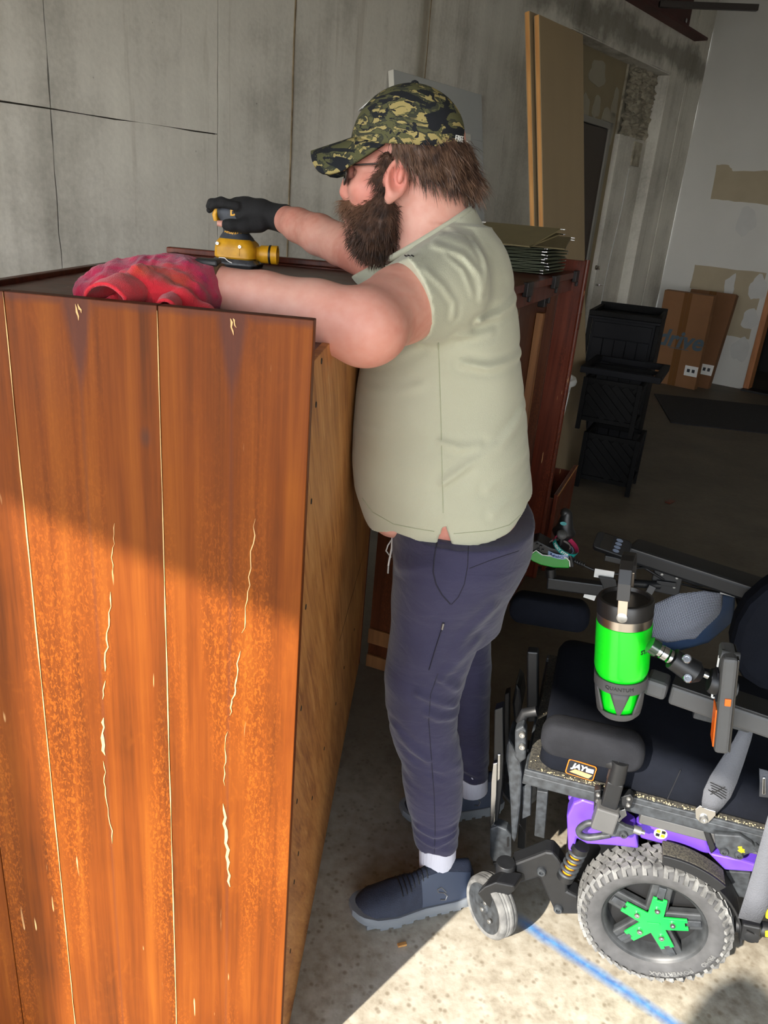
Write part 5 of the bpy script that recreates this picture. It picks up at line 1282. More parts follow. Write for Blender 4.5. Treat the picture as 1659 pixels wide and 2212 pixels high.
M['pod_green'] = mat('green_pod', (18, 140, 40), .25, coat=.6)
M['purple'] = mat('purple_cover', (92, 60, 176), .38, var=.10, vs_=20, coat=.3)
M['cushion'] = mat('blue_black_fabric', (14, 17, 25), .9, var=.1, vs_=40, bump=.25, bs=500, spec=.15)
M['pad'] = mat('black_neoprene', (30, 31, 35), .85, var=.12, vs_=30, bump=.25, bs=500, spec=.2)
M['arm_grey'] = mat('grey_armrest', (76, 76, 76), .6, var=.08, vs_=20)
M['arm_black'] = mat('black_armrest', (24, 25, 27), .5, var=.1, vs_=20)
M['belt'] = mat('grey_webbing', (84, 86, 92), .75, bump=.4, bs=400)
M['orange'] = mat('orange_plastic', (240, 106, 20), .4)
M['spring_or'] = mat('orange_damper', (224, 140, 24), .4)
M['cream'] = mat('cream_sticker', (230, 214, 170), .5)
M['yel'] = mat('yellow_mark', (226, 204, 24), .5)
M['chrome2'] = mat('bright_steel', (190, 192, 196), .2, 1.0)

# drive wheels
WR = .165
def drive_wheel(lat, mirror=False):
    sg = -1 if mirror else 1
    t = bpy.data.objects.new('drive_wheel', None); t.empty_display_size = .05; col.objects.link(t); t.parent = chair; t.location = (0, -lat, WR)
    if mirror: t.rotation_euler = (0, 0, math.pi)
    F0 = frame((0, 0, 0), (0, -1, 0), (0, 0, 1))
    MB().lathe([(.108, .016), (.114, .008), (.124, .004), (.140, .000), (.150, .003), (.156, .009), (.159, .018), (.1595, .040), (.159, .062), (.156, .071), (.148, .077), (.125, .075), (.108, .066)], 72, F0, cap=False).build('tyre', M['tire_side'], t, smooth=50)
    q = MB()
    for k in range(44):
        for j, (la, off, rot) in enumerate(((.012, 0, .45), (.0265, .5, -.45), (.040, 0, .45), (.0535, .5, -.45), (.067, 0, .45))):
            a = 2 * math.pi * (k + off) / 44; rr = .1625 if 0 < j < 4 else .1605
            fr = frame((rr * math.cos(a) * -1, -la, rr * math.sin(a)), (-math.cos(a), 0, math.sin(a)), (0, 1, 0))
            q.box(fr.to_translation(), (.0125, .0165, .0075), fr.to_3x3() @ Euler((0, 0, rot)).to_matrix())
    q.build('tread', M['tire'], t, kind='stuff')
    q = MB()
    for k in range(44):
        a = 2 * math.pi * (k + .25) / 44; fr = frame((-.1525 * math.cos(a), -.0035, .1525 * math.sin(a)), (-math.cos(a) * .8, .6, math.sin(a) * .8), (0, 1, 0))
        q.box(fr.to_translation(), (.020, .009, .006), fr.to_3x3())
    q.build('shoulder_lugs', M['tire'], t, kind='stuff')
    MB().lathe([(.109, .012), (.1125, .008), (.1125, .014), (.106, .018), (.103, .030), (.102, .060), (.030, .062), (.03, .058), (.098, .054), (.1, .03), (.104, .016), (.109, .012)], 56, F0, cap=False).build('rim', M['rim'], t, smooth=40)
    MB().lathe([(.001, .050), (.098, .050), (.098, .056), (.001, .056)], 40, F0).build('rim_back', M['rim_dark'], t)
    poly = []
    for k in range(5):
        a0 = math.pi / 2 + 2 * math.pi * k / 5; d = Vector((math.cos(a0), math.sin(a0))); n_ = Vector((-d.y, d.x))
        # spoke
        sp = [d * .022 + n_ * .024, d * .104 + n_ * .022, d * .104 - n_ * .022, d * .022 - n_ * .024]
        fr = Matrix(((-1, 0, 0, 0), (0, 0, -1, -.020), (0, 1, 0, 0), (0, 0, 0, 1)))
        MB().prism([(p.x, p.y) for p in sp], .02, fr).build('spoke', M['rim'], t, bevel=.004)
        cl = [d * .070 + n_ * .008, d * .100 + n_ * .008, d * .100 - n_ * .008, d * .070 - n_ * .008]
        MB().prism([(p.x, p.y) for p in cl], .006, Matrix(((-1, 0, 0, 0), (0, 0, -1, -.0145), (0, 1, 0, 0), (0, 0, 0, 1)))).build('spoke_clip', M['ch_grey'], t, bevel=.0015)
        for al, w in ((.018, .0165), (.072, .0150), (.072, .0062), (.066, .0062), (.066, -.0062), (.072, -.0062), (.072, -.0150), (.018, -.0165)):
            if al < .02:
                continue
            poly.append(d * al + n_ * -w)
        a1 = a0 + math.pi / 5; poly.append(Vector((math.cos(a1), math.sin(a1))) * .0285)
    poly = [(p.x, p.y) for p in poly]
    MB().prism(poly, .005, Matrix(((-1, 0, 0, 0), (0, 0, -1, -.010), (0, 1, 0, 0), (0, 0, 0, 1)))).build('hub_star', M['hub_green'], t, bevel=.0008)
    MB().prism([(-.012, -.006), (.014, .002), (.012, .007), (-.014, 0)], .003, Matrix(((-1, 0, 0, 0), (0, 0, -1, -.0075), (0, 1, 0, 0), (0, 0, 0, 1)))).build('hub_emblem', M['hub_green'], t, bevel=.0008)
    for k in range(5):
        a0 = math.pi / 2 + 2 * math.pi * k / 5
        bolt(t, (-.040 * math.cos(a0), -.0095, .040 * math.sin(a0)), .0068, (0, 1, 0), M['chrome2'])
    def ring_txt(th0, r):
        def f(p):
            th = th0 - p.x / r; rr = r + p.y; return Vector((-rr * math.cos(th), .0005 + .003 * 0 + p.z - .0015 + (0.0 if r > .13 else -.001), rr * math.sin(th)))
        return f
    text('lettering', 'POWERTRAX', .016, M['tire'], t, fn=ring_txt(R(-62), .136), ext=.0009, bold=.0004)
    text('lettering', 'PRIMO', .014, M['tire'], t, fn=ring_txt(R(-22), .136), ext=.0009, bold=.0003)
    return t
drive_wheel(0.0); drive_wheel(.60, True)
# fender over the tyre
q = MB()
def fend(r0, r1, a0, a1, l0, l1, n=22):
    g = []
    for i in range(n + 1):
        a = R(a0 + (a1 - a0) * i / n)
        for r_, l_ in ((r0, l0), (r1, l0), (r1, l1), (r0, l1)): g.append(Vector((-r_ * math.cos(a), -l_, WR + r_ * math.sin(a))))
    fs = [(4 * i + k, 4 * i + (k + 1) % 4, 4 * (i + 1) + (k + 1) % 4, 4 * (i + 1) + k) for i in range(n) for k in range(4)] + [(3, 2, 1, 0), (4 * n, 4 * n + 1, 4 * n + 2, 4 * n + 3)]
    return MB().add(g, fs)
fend(.176, .181, 92, 6, .004, .085).build('fender', M['ch_black'], chair, bevel=.001)
fend(.176, .200, 96, 55, .000, .006).build('fender_lip', M['ch_black'], chair, bevel=.002)
fend(.181, .200, 96, 55, .0065, .05).build('fender_box', M['ch_dust'], chair, bevel=.003)
# chassis and covers
MB().box2((-.26, -.50, .09), (.20, -.11, .36)).build('base_box', M['ch_black'], chair, bevel=.02)
MB().box2((-.40, -.48, .12), (-.262, -.12, .30)).build('motor_housing', M['ch_black'], chair, bevel=.02)
plate('side_cover', [(1224, 1765), (1238, 1736), (1258, 1727), (1290, 1737), (1296, 1768), (1338, 1772), (1372, 1796), (1380, 1834), (1330, 1828), (1268, 1824), (1246, 1812), (1240, 1842), (1227, 1838)], .045, .05, M['purple'], bevel=.005)
plate('side_cover', [(1226, 1724), (1240, 1716), (1262, 1722), (1262, 1745), (1236, 1745)], .12, .04, M['purple'], bevel=.004)
plate('side_cover', [(1368, 1788), (1400, 1766), (1520, 1788), (1534, 1846), (1470, 1834), (1384, 1812)], .075, .05, M['purple'], bevel=.005)
plate('side_cover', [(1528, 1842), (1600, 1858), (1670, 1880), (1670, 1912), (1625, 1884), (1566, 1880)], .055, .05, M['purple'], bevel=.004)
plate('side_cover', [(1612, 1806), (1670, 1814), (1670, 1868), (1640, 1846)], .075, .04, M['purple'], bevel=.004)
plate('rear_panel', [(1566, 1882), (1622, 1886), (1612, 1940), (1594, 1938)], .085, .03, M['ch_grey'])
plate('cover_trim', [(1518, 1792), (1530, 1792), (1546, 1832), (1536, 1846)], .050, .03, M['ch_black'])
# tie-down hooks
def hook(loop, body, lat, bolts, mark):
    h_ = plate('tie_down', body, lat, .012, M['ch_grey'], bevel=.003)
    L_ = [c(x, y, lat + .006) for x, y in loop]
    pts = []
    for i in range(len(L_) - 1):
        p0, p1, p2, p3 = L_[max(i - 1, 0)], L_[i], L_[i + 1], L_[min(i + 2, len(L_) - 1)]
        for k in range(5):
            t = k / 5; pts.append(.5 * ((2 * p1) + (p2 - p0) * t + (2 * p0 - 5 * p1 + 4 * p2 - p3) * t * t + (3 * p1 - p0 - 3 * p2 + p3) * t ** 3))
    MB().tube(pts + [L_[-1]], .0075, 10).build('hook_loop', M['ch_grey'], h_, smooth=60)
    for b in bolts: bolt(h_, c(*b, lat), .009, m=M['ch_grey'])
    m0 = c(*mark, lat - .001); MB().tube([m0 + Vector((.008, 0, .004)), m0 + Vector((.002, 0, .007)), m0 + Vector((0, 0, .0)), m0 + Vector((-.006, 0, -.004)), m0 + Vector((-.002, 0, -.006)), m0 + Vector((.006, 0, -.003))], .0018, 6).build('hook_symbol', M['yel'], h_)
    MB().box(m0, (.010, .0016, .006)).build('hook_symbol', M['yel'], h_)
    return h_
hook([(1310, 1778), (1272, 1778), (1252, 1790), (1254, 1803), (1274, 1809), (1318, 1802)], [(1302, 1772), (1332, 1774), (1352, 1786), (1370, 1792), (1372, 1802), (1350, 1810), (1320, 1808), (1300, 1806)], .012, [(1347, 1801)], (1313, 1784))
hook([(1628, 1826), (1650, 1844), (1672, 1860)], [(1542, 1802), (1600, 1806), (1625, 1822), (1640, 1840), (1615, 1846), (1590, 1858), (1560, 1846), (1546, 1830)], .03, [(1564, 1838), (1596, 1846)], (1602, 1836))
MB().tube([c(1368, 1790, .02), c(1384, 1796, .02)], .009, 12).tube([c(1384, 1796, .02), c(1392, 1799, .02)], .005, 10).build('silver_stud', M['silver'], chair, smooth=40)
st = MB().lathe([(.001, 0), (.014, 0), (.014, .001), (.001, .001)], 24, frame(c(1427, 1801, .074), (0, 1, 0))).build('round_sticker', M['cream'], chair)
for dx, dz, m in ((-.0055, .005, M['yel']), (.0055, .005, M['black']), (-.0055, -.005, M['black']), (.0055, -.005, M['yel'])):
    MB().box(c(1427, 1801, .0725) + Vector((-dx, 0, dz)), (.008, .0008, .0075)).build('sticker_print', m, st)
# damper spring
a, b = c(1252, 1832, .05), c(1222, 1892, .05); ax_ = (b - a)
MB().tube([a, b], .0115, 14).build('damper', M['spring_or'], chair, smooth=40)
pts = []; fr = frame(a, ax_)
for i in range(140):
    t = i / 139; pts.append(fr @ Vector((.0165 * math.cos(t * 5.5 * 6.283), .0165 * math.sin(t * 5.5 * 6.283), ax_.length * t)))
MB().tube(pts, .0046, 7).build('spring', M['ch_grey'], chair, smooth=60)
for p in (a, b): MB().tube([p - ax_ * .10, p + ax_ * .06], .020, 16).build('spring_cup', M['ch_black'], chair, smooth=40)
# caster arm and front caster
arm = plate('caster_arm', [(1104, 1868), (1178, 1840), (1194, 1842), (1206, 1856), (1226, 1890), (1226, 1926), (1250, 1938), (1256, 1976), (1206, 1976), (1194, 1962), (1164, 1896), (1108, 1914)], .050, .045, M['ch_black'], bevel=.006)
for q_ in ((1170, 1881), (1206, 1962)): bolt(arm, c(*q_, .050), .011, m=M['ch_grey'])
cs = bpy.data.objects.new('caster', None); cs.empty_display_size = .03; col.objects.link(cs); cs.parent = chair
CN = Vector((-.85, -.52, 0)).normalized(); cc = np.array([.338, 1.372, .074]); f0 = frame(cw(cc + np.array(CN) * .026), cw(WO - np.array(CN)) - cw(WO), (0, 0, 1))
MB().lathe([(.058, .003), (.066, .0), (.070, .004), (.0735, .010), (.0735, .0135), (.0715, .0145), (.0735, .0155), (.074, .0205), (.072, .0215), (.074, .0225), (.0745, .0285), (.0725, .0295), (.0745, .0305), (.074, .0365), (.072, .0375), (.0735, .0385), (.0725, .044), (.068, .050), (.058, .049)], 56, f0, cap=False).build('caster_tyre', M['tire'], cs, smooth=60)
MB().lathe([(.001, .0), (.012, .0), (.014, .004), (.050, .006), (.0585, .002), (.0585, .048), (.001, .046)], 40, f0).build('caster_hub', M['ch_grey'], cs, smooth=40)
for dx, dy in ((0, 0), (.026, .006), (-.008, .030)): bolt(cs, f0 @ Vector((dx, dy, -.001)), .0055, (f0.to_3x3() @ Vector((0, 0, -1))))
hT = cw(on_y(1093, 1862, 1.40)); hB = cw(on_y(1088, 1918, 1.40))
MB().lathe([(.001, -.001), (.021, 0), (.023, .003), (.023, (hT - hB).length), (.001, (hT - hB).length)], 28, frame(hT, hB - hT)).build('caster_barrel', M['ch_black'], cs, smooth=40)
fk = MB(); P = [on_y(x, y, 1.345) for x, y in ((1030, 1930), (1046, 1916), (1070, 1906), (1110, 1914), (1112, 1924), (1062, 1966), (1050, 1956))]
P = [cw(p) for p in P]; n_ = len(P); dv = cw(WO + np.array([.028, .045, 0])) - cw(WO)
fk.add(P + [p + dv * .9 for p in P], [tuple(range(n_)), tuple(range(2 * n_ - 1, n_ - 1, -1))] + [(i, n_ + i, n_ + (i + 1) % n_, (i + 1) % n_) for i in range(n_)]); fk.build('caster_fork', M['ch_black'], cs, bevel=.004)
for o in [cs]:
    c_ = copy_tree(o, chair); c_.location = (0, -.46, 0)
# seat pan, rails, cushion
zf = .448; lat0 = .045; uf = float(c(1132, 1668, lat0)[0])
MB().box2((-.34, -.56, zf), (uf - .006, -lat0 - .004, zf + .012)).build('seat_pan', M['ch_dust'], chair, bevel=.002)
for za, zb, l_ in ((zf - .030, zf - .003, lat0), (zf - .034, zf - .030, lat0 + .004), (zf - .004, zf + .011, lat0 - .001)):
    MB().box2((-.36, -l_ - .022, za), (uf, -l_, zb)).build('seat_rail', M['ch_grey'], chair, bevel=.003)
MB().box2((-.36, -.56, zf - .030), (uf, -.538, zf + .011)).build('seat_rail', M['ch_grey'], chair, bevel=.003)
MB().box2((uf - .024, -.56, zf - .03), (uf, -lat0 - .023, zf - .001)).build('front_rail', M['ch_grey'], chair, bevel=.003)
MB().box2((-.40, -lat0 - .045, zf - .066), (float(c(1385, 1768, lat0)[0]), -lat0 - .014, zf - .040)).build('lower_rail', M['arm_grey'], chair, bevel=.003)
ucf = float(c(1168, 1610, .07)[0])
stack([(0, .52, .43, .03, 0, 0), (.010, .535, .445, .03, 0, 0), (.075, .535, .445, .035, 0, 0), (.098, .52, .43, .04, 0, 0), (.106, .47, .38, .05, 0, 0)]).build('seat_cushion', M['cushion'], chair, smooth=60).location = (ucf - .27, -.28, zf + .012)
for dx in (.10, .28): MB().bar((ucf - dx, -.0565, zf + .02), (ucf - dx - .01, -.0575, zf + .10), .002, .002).build('cushion_seam', M['pad'], chair)
lab = c(1255, 1662, .0555); lf = Matrix(((-1, 0, 0, lab.x), (0, 0, 1, lab.y + .0015), (0, 1, 0, lab.z), (0, 0, 0, 1))); lf = lf @ Euler((0, 0, R(-4))).to_matrix().to_4x4()
lb = MB().prism(rrect(.062, .040, .006), .001, lf).build('cushion_label', M['orange'], chair)
MB().prism(rrect(.058, .036, .005), .0006, lf @ Matrix.Translation((0, 0, .001))).build('label_field', M['pad'], lb)
MB().prism([(-.022, -.012), (.020, -.015), (.026, -.004), (-.012, -.002)], .0005, lf @ Matrix.Translation((0, 0, .0016))).build('label_field', mat('label_orange_print', (222, 150, 92), .6), lb)
text('lettering', 'JAY', .018, M['white'], lb, fr=lf @ Matrix.Translation((-.006, .006, .0018)), ext=.0004, bold=.0008, shear=.2)
MB().box((lf @ Vector((.018, .006, .0022))), (.016, .0012, .010)).build('label_field', M['white'], lb)
# lateral thigh pads (pillowed) and posts
def pillow(name, ctr, w, h_, t, m, sag=0.0, tilt=0.0):
    q = MB(); n_ = 36; secs = [(0, .86), (.12, .97), (.35, 1.0), (.65, 1.0), (.88, .97), (1, .86)]; vs = []
    for s_, k in secs:
        for x, z in rrect(w * k, h_ * k, h_ * .36 * k, 8):
            zz_ = z - sag * math.exp(-((x + .02) / .03) ** 2) * (1 if z < 0 else .25) - .010 * (abs(x) / (w / 2)) ** 2 * (1 if z > 0 else 0)
            vs.append(Vector((x * math.cos(tilt) - zz_ * math.sin(tilt), -t * (s_ - .5), x * math.sin(tilt) + zz_ * math.cos(tilt))) + ctr)
    m_ = len(vs) // len(secs)
    fs = [(i * m_ + k, i * m_ + (k + 1) % m_, (i + 1) * m_ + (k + 1) % m_, (i + 1) * m_ + k) for i in range(len(secs) - 1) for k in range(m_)] + [tuple(range(m_ - 1, -1, -1)), tuple((len(secs) - 1) * m_ + k for k in range(m_))]
    return q.add(vs, fs).build(name, m, chair, smooth=70)
pa, pb = c(1168, 1600, .04), c(1392, 1600, .04); pc_ = c(1280, 1602, .04)
tp = pillow('thigh_pad', pc_, (pa - pb).length * 1.0, .085, .055, M['pad'], .016, R(-2))
qa, qb = c(1102, 1318, .50), c(1275, 1318, .50); pillow('thigh_pad', (qa + qb) / 2, (qa - qb).length, .085, .06, M['cushion'], 0.0, R(-3))
p1, p2, p3 = c(1338, 1652, .02), c(1330, 1685, .02), c(1308, 1765, .02)
MB().tube([c(1285, 1640, .05), c(1310, 1645, .025), p1], [.010, .013, .016], 12).tube([p1 + Vector((0, 0, .012)), p2], .019, 20).build('pad_bracket', M['ch_black'], chair, smooth=40)
MB().bar(p2, p3, .034, .026, up=(0, 1, 0)).build('pad_post', M['ch_black'], chair, bevel=.004)
MB().bar(c(1315, 1742, .012), c(1300, 1786, .012), .048, .036, up=(0, 1, 0)).build('post_socket', M['arm_grey'], chair, bevel=.004)
plate('post_clamp', [(1284, 1708), (1298, 1706), (1300, 1752), (1290, 1762), (1282, 1752)], .025, .02, M['ch_black']); plate('post_clamp', [(1340, 1722), (1362, 1716), (1370, 1726), (1362, 1746), (1345, 1750)], .025, .02, M['ch_black'])
for q_ in ((1292, 1716), (1291, 1730), (1290, 1744), (1358, 1724), (1357, 1738)): bolt(chair, c(*q_, .024), .005)
plate('release_lever', [(1336, 1752), (1350, 1748), (1354, 1762), (1344, 1770), (1334, 1782), (1328, 1778), (1340, 1764)], .014, .006, M['chrome2'], bevel=.001)
# lap belts
def strap(name, left, right, lat, m, parent=chair, th=.0025, bow=.0):
    P = []; n_ = len(left)
    for i, (l_, r_) in enumerate(zip(left, right)):
        o_ = lat - bow * math.sin(math.pi * i / (n_ - 1)); P += [c(*l_, o_), (c(*l_, o_) + c(*r_, o_)) / 2, c(*r_, o_)]
    q = MB().add(P, [(3 * i + k, 3 * i + k + 1, 3 * i + k + 4, 3 * i + k + 3) for i in range(n_ - 1) for k in (0, 1)])
    return q.build(name, m, parent, smooth=60, solid=th)
sb = strap('lap_belt', [(1606, 1556), (1584, 1600), (1556, 1642), (1534, 1676), (1520, 1706), (1516, 1730), (1516, 1752)], [(1632, 1560), (1622, 1600), (1606, 1650), (1592, 1690), (1578, 1722), (1562, 1742), (1548, 1756)], .035, M['belt'], bow=.02)
an = plate('belt_anchor', [(1502, 1748), (1512, 1740), (1528, 1748), (1546, 1753), (1546, 1762), (1530, 1778), (1514, 1778), (1503, 1768)], .030, .004, M['chrome'], bevel=.001); bolt(an, c(1520, 1768, .030), .009)
for i in range(4): MB().tube([c(1534 + 1.2 * i, 1690 + 6 * i, .010), c(1552 + .8 * i, 1698 + 6 * i, .010), c(1570 - .8 * i, 1707 + 6 * i, .010)], .0009, 5).build('stitching', M['black'], sb)
for p in (((1530, 1706), (1560, 1726)), ((1566, 1700), (1534, 1716))): MB().tube([c(*p[0], .010), c((p[0][0] + p[1][0]) / 2, (p[0][1] + p[1][1]) / 2, .010), c(*p[1], .010)], .0009, 5).build('stitching', M['black'], sb)
strap('hanging_strap', [(1672, 1716), (1648, 1800), (1630, 1866), (1612, 1926), (1594, 1982)], [(1700, 1730), (1690, 1830), (1680, 1890), (1664, 1950), (1642, 1994)], -.02, M['belt'])
strap('lap_belt', [(1640, 1660), (1641, 1690), (1640, 1720)], [(1672, 1668), (1672, 1700), (1672, 1724)], .04, M['belt']); plate('buckle', [(1647, 1680), (1654, 1680), (1654, 1717), (1646, 1717)], .035, .012, M['chrome2'])
# rear frame tube and knob
MB().tube([c(1588, 1996, .03), c(1680, 2012, .03)], .016, 14).build('rear_tube', M['ch_black'], chair, smooth=40); MB().bar(c(1600, 2002, .012), c(1640, 2010, .012), .03, .045).build('rear_clamp', M['ch_black'], chair, bevel=.004)
MB().lathe([(.001, 0), (.015, 0), (.0165, .003), (.0165, .012), (.012, .014), (.001, .014)], 24, frame(c(1621, 2014, .010), (0, 1, 0))).build('knob', M['ch_black'], chair, smooth=40); MB().bar(c(1613, 2010, -.005), c(1629, 2018, -.005), .003, .002).build('knob_slot', M['rim_dark'], chair)
plate('yellow_tag', [(1654, 1965), (1668, 1962), (1668, 1990), (1654, 1984)], .0, .004, M['yel']); plate('hook_symbol', [(1653, 2012), (1664, 2010), (1664, 2026), (1653, 2024)], .012, .002, M['yel'])
# backrest
plate('backrest', [(1690, 1250), (1650, 1276), (1616, 1306), (1592, 1346), (1580, 1392), (1584, 1436), (1606, 1470), (1640, 1492), (1690, 1506), (1800, 1480), (1800, 1240)], .34, .08, M['cushion'], bevel=.02)
# armrests
A_, B_ = cw(on_z(1452, 1486, .80)), cw(on_z(1700, 1570, .80))
MB().bar(A_, B_, .058, .040).build('armrest', M['arm_grey'], chair, bevel=.006); MB().bar(A_ + Vector((0, 0, .0225)), B_ + Vector((0, 0, .0225)), .056, .004).build('armrest_top', M['arm_black'], chair, bevel=.0015)
J1, J2 = cw(on_z(1396, 1470, .80)), cw(on_z(1444, 1486, .80)); MB().bar(J1, J2, .050, .036).build('arm_joint', M['arm_grey'], chair, bevel=.008)
MB().bar(J1 + Vector((.012, .004, -.006)), J1 + Vector((-.01, 0, -.006)), .03, .02).build('holder_clip', M['arm_grey'], chair, bevel=.003)
MB().bar(cw(on_z(1498, 1534, .775)), cw(on_z(1620, 1566, .775)), .03, .018).build('arm_bracket', M['ch_grey'], chair, bevel=.003)
A2, B2 = cw(on_z(1362, 1186, .82)), cw(on_z(1690, 1292, .82))
MB().bar(A2, B2, .085, .042).build('armrest', M['arm_black'], chair, bevel=.008)
MB().bar(A2 + Vector((0, .043, .016)), B2 + Vector((0, .043, .016)), .002, .006).build('armrest_piping', M['arm_grey'], chair)
MB().tube([c(1612, 1275, .62), c(1618, 1310, .62), c(1622, 1330, .62)], [.03, .028, .016], 14).build('arm_pivot', M['ch_black'], chair, smooth=50)
# cup holder + tumbler
CB = on_z(1336, 1533, .735); CT = on_pl(1352, 1290, CB, (CB[0], CB[1], 0)); cax = Vector(CT - CB); print('cup len', cax.length)
fcw = frame(CB, cax, (CB[0] * -1, CB[1] * -1, 0)); chi = chair.matrix_basis
Mch = Matrix.Translation(Vector(WO)) @ Matrix.Rotation(math.atan2(CF[1], CF[0]), 4, 'Z'); Mci = Mch.inverted(); fcl = Mci @ fcw
hold = MB().lathe([(.0455, .060), (.0485, .060), (.0492, .0835), (.0462, .0835), (.0455, .060)], 44, fcl, cap=False).build('cup_holder', M['arm_grey'], chair, smooth=40)
MB().lathe([(.001, -.004), (.034, -.004), (.0405, .004), (.0425, .014), (.0395, .014), (.0365, .004), (.001, .0)], 44, fcl).build('holder_base', M['arm_grey'], hold, smooth=40)
def strut(a0, w0, a1, w1):
    def f(u, v):
        z = .012 + .050 * v; r_ = .0405 + .0072 * v; a = a0 + (a1 - a0) * v + ((w0 + (w1 - w0) * v) / r_) * (u - .5); return fcl @ Vector((r_ * math.cos(a), r_ * math.sin(a), z))
    return MB().grid(f, 6, 4).build('holder_strut', M['arm_grey'], hold, smooth=60, solid=.003)
strut(R(6), .004, R(6), .036); strut(R(66), .034, R(62), .010); strut(R(-62), .034, R(-58), .012); strut(R(150), .04, R(150), .04); strut(R(210), .04, R(210), .04)
text('lettering', 'QUANTUM', .0105, M['black'], hold, fn=lambda p: fcl @ Vector(((.0492 + p.z) * math.cos(R(4) + p.x / .049), (.0492 + p.z) * math.sin(R(4) + p.x / .049), .0725 + p.y)), ext=.0003)
cup = thing('tumbler', 'bright green insulated tumbler with black lid in the wheelchair cup holder', 'tumbler'); cup.matrix_world = fcw
sc_ = .96
M['neon'] = mat('bright_green_tumbler', (6, 222, 30), .32, coat=.6)
H_ = cax.length
MB().lathe([(.001, .0005), (.033, .0005), (.036, .004), (.0375, .03), (.0385, .062), (.043, .078), (.0485, .092), (.050, .100), (.0505, H_ * .80), (.0495, H_ * .803), (.001, H_ * .803)], 56).build('body', M['neon'], cup, smooth=40)
MB().lathe([(.001, H_ * .804), (.0495, H_ * .804), (.0497, H_ * .875), (.001, H_ * .875)], 56).build('steel_band', mat('brushed_steel', (190, 180, 168), .3, 1.0), cup, smooth=40)
M['lid'] = mat('black_lid', (30, 28, 27), .38)
MB().lathe([(.001, H_ * .876), (.0505, H_ * .876), (.0505, H_ * .985), (.0485, H_), (.044, H_ + .001), (.042, H_ - .006), (.001, H_ - .006)], 56).build('lid', M['lid'], cup, smooth=40)
for sg in (1, -1):
    MB().lathe([(.001, 0), (.0095, 0), (.0095, .004), (.006, .0055), (.001, .0055)], 24, frame((.0505 * sg, 0, H_ * .93), (sg, 0, 0))).build('pivot', M['silver'], cup, smooth=40)
    MB().bar((.0535 * sg, 0, H_ * .93), (.0475 * sg, 0, H_ + .030), .017, .0035, up=(sg, 0, 0)).build('handle_tab', mat('warm_steel', (176, 160, 142), .3, .9), cup, bevel=.001)
hp = [(.050 - .0015 * 0 - .0 * i, 0, 0) for i in range(2)]
hpts = [Vector((.0495, 0, H_ + .016)), Vector((.0455, 0, H_ + .045)), Vector((.036, 0, H_ + .066)), Vector((.02, 0, H_ + .076)), Vector((0, 0, H_ + .078)), Vector((-.02, 0, H_ + .076)), Vector((-.036, 0, H_ + .066)), Vector((-.0455, 0, H_ + .045)), Vector((-.0495, 0, H_ + .016))]
q = MB(); vs = []
for i, p in enumerate(hpts):
    for y, o_ in ((-.0115, 0), (.0115, 0), (.0115, .005), (-.0115, .005)):
        n_ = Vector((p.x, 0, max(0, p.z - H_ - .03) * 1.3)).normalized(); vs.append(p + n_ * o_ + Vector((0, y, 0)))
L_ = len(hpts); q.add(vs, [(4 * i + k, 4 * i + (k + 1) % 4, 4 * i + 4 + (k + 1) % 4, 4 * i + 4 + k) for i in range(L_ - 1) for k in range(4)] + [(3, 2, 1, 0), (4 * L_ - 4, 4 * L_ - 3, 4 * L_ - 2, 4 * L_ - 1)]).build('handle', M['lid'], cup, bevel=.0015)
text('lettering', 'STANLEY', .011, M['pad'], cup, fn=lambda p: Vector(((.0507 + p.z) * math.cos(R(70) + p.x / .05), (.0507 + p.z) * math.sin(R(70) + p.x / .05), H_ * .62 + p.y)), ext=.0003, bold=.0003)
# far-side drive controls on their swing-away arm
LJ = .50
MB().bar(c(1182, 1256, LJ), c(1318, 1274, LJ), .03, .034).build('control_arm', M['ch_black'], chair, bevel=.004)
MB().tube([c(1190, 1246, LJ), c(1189, 1228, LJ)], .014, 14).build('arm_post', M['ch_black'], chair, smooth=40)
MB().tube([c(1335, 1262, LJ + .02), c(1372, 1260, LJ + .04), c(1425, 1264, LJ + .06)], .011, 12).build('control_rod', M['ch_black'], chair, smooth=40)
plate('link_plate', [(1292, 1246), (1330, 1252), (1340, 1300), (1312, 1290)], LJ - .02, .01, M['ch_black'])
pod = plate('drive_control', [(1134, 1200), (1148, 1196), (1158, 1190), (1172, 1200), (1200, 1203), (1226, 1206), (1231, 1214), (1230, 1228), (1196, 1227), (1168, 1221), (1150, 1213)], LJ - .03, .07, M['pod_green'], bevel=.003)
plate('pod_top', [(1140, 1198), (1146, 1172), (1160, 1168), (1190, 1184), (1228, 1192), (1236, 1204), (1240, 1226), (1232, 1227), (1229, 1205), (1200, 1201), (1172, 1197), (1158, 1188)], LJ - .026, .062, M['black'], pod, bevel=.003)
MB().tube([c(x, y, LJ - .032) for x, y in ((1134, 1200), (1148, 1196), (1158, 1189), (1172, 1199), (1200, 1202), (1224, 1205), (1230, 1212), (1231, 1224))], .0016, 6).build('white_trim', M['white'], pod)
for q_ in ((1160, 1176), (1168, 1180), (1163, 1186), (1172, 1188)): MB().box(c(*q_, LJ - .03), (.006, .006, .004)).build('toggle', M['ch_black'], pod, bevel=.001)
jb = c(1207, 1188, LJ + .005)
MB().lathe([(.001, -.004), (.022, -.004), (.021, .002), (.013, .010), (.008, .014), (.001, .014)], 24, frame(jb, (0, 0, 1))).build('gaiter', M['black'], pod, smooth=40)
MB().tube([jb, c(1214, 1160, LJ + .005)], .0065, 10).build('stick', M['black'], pod, smooth=40)
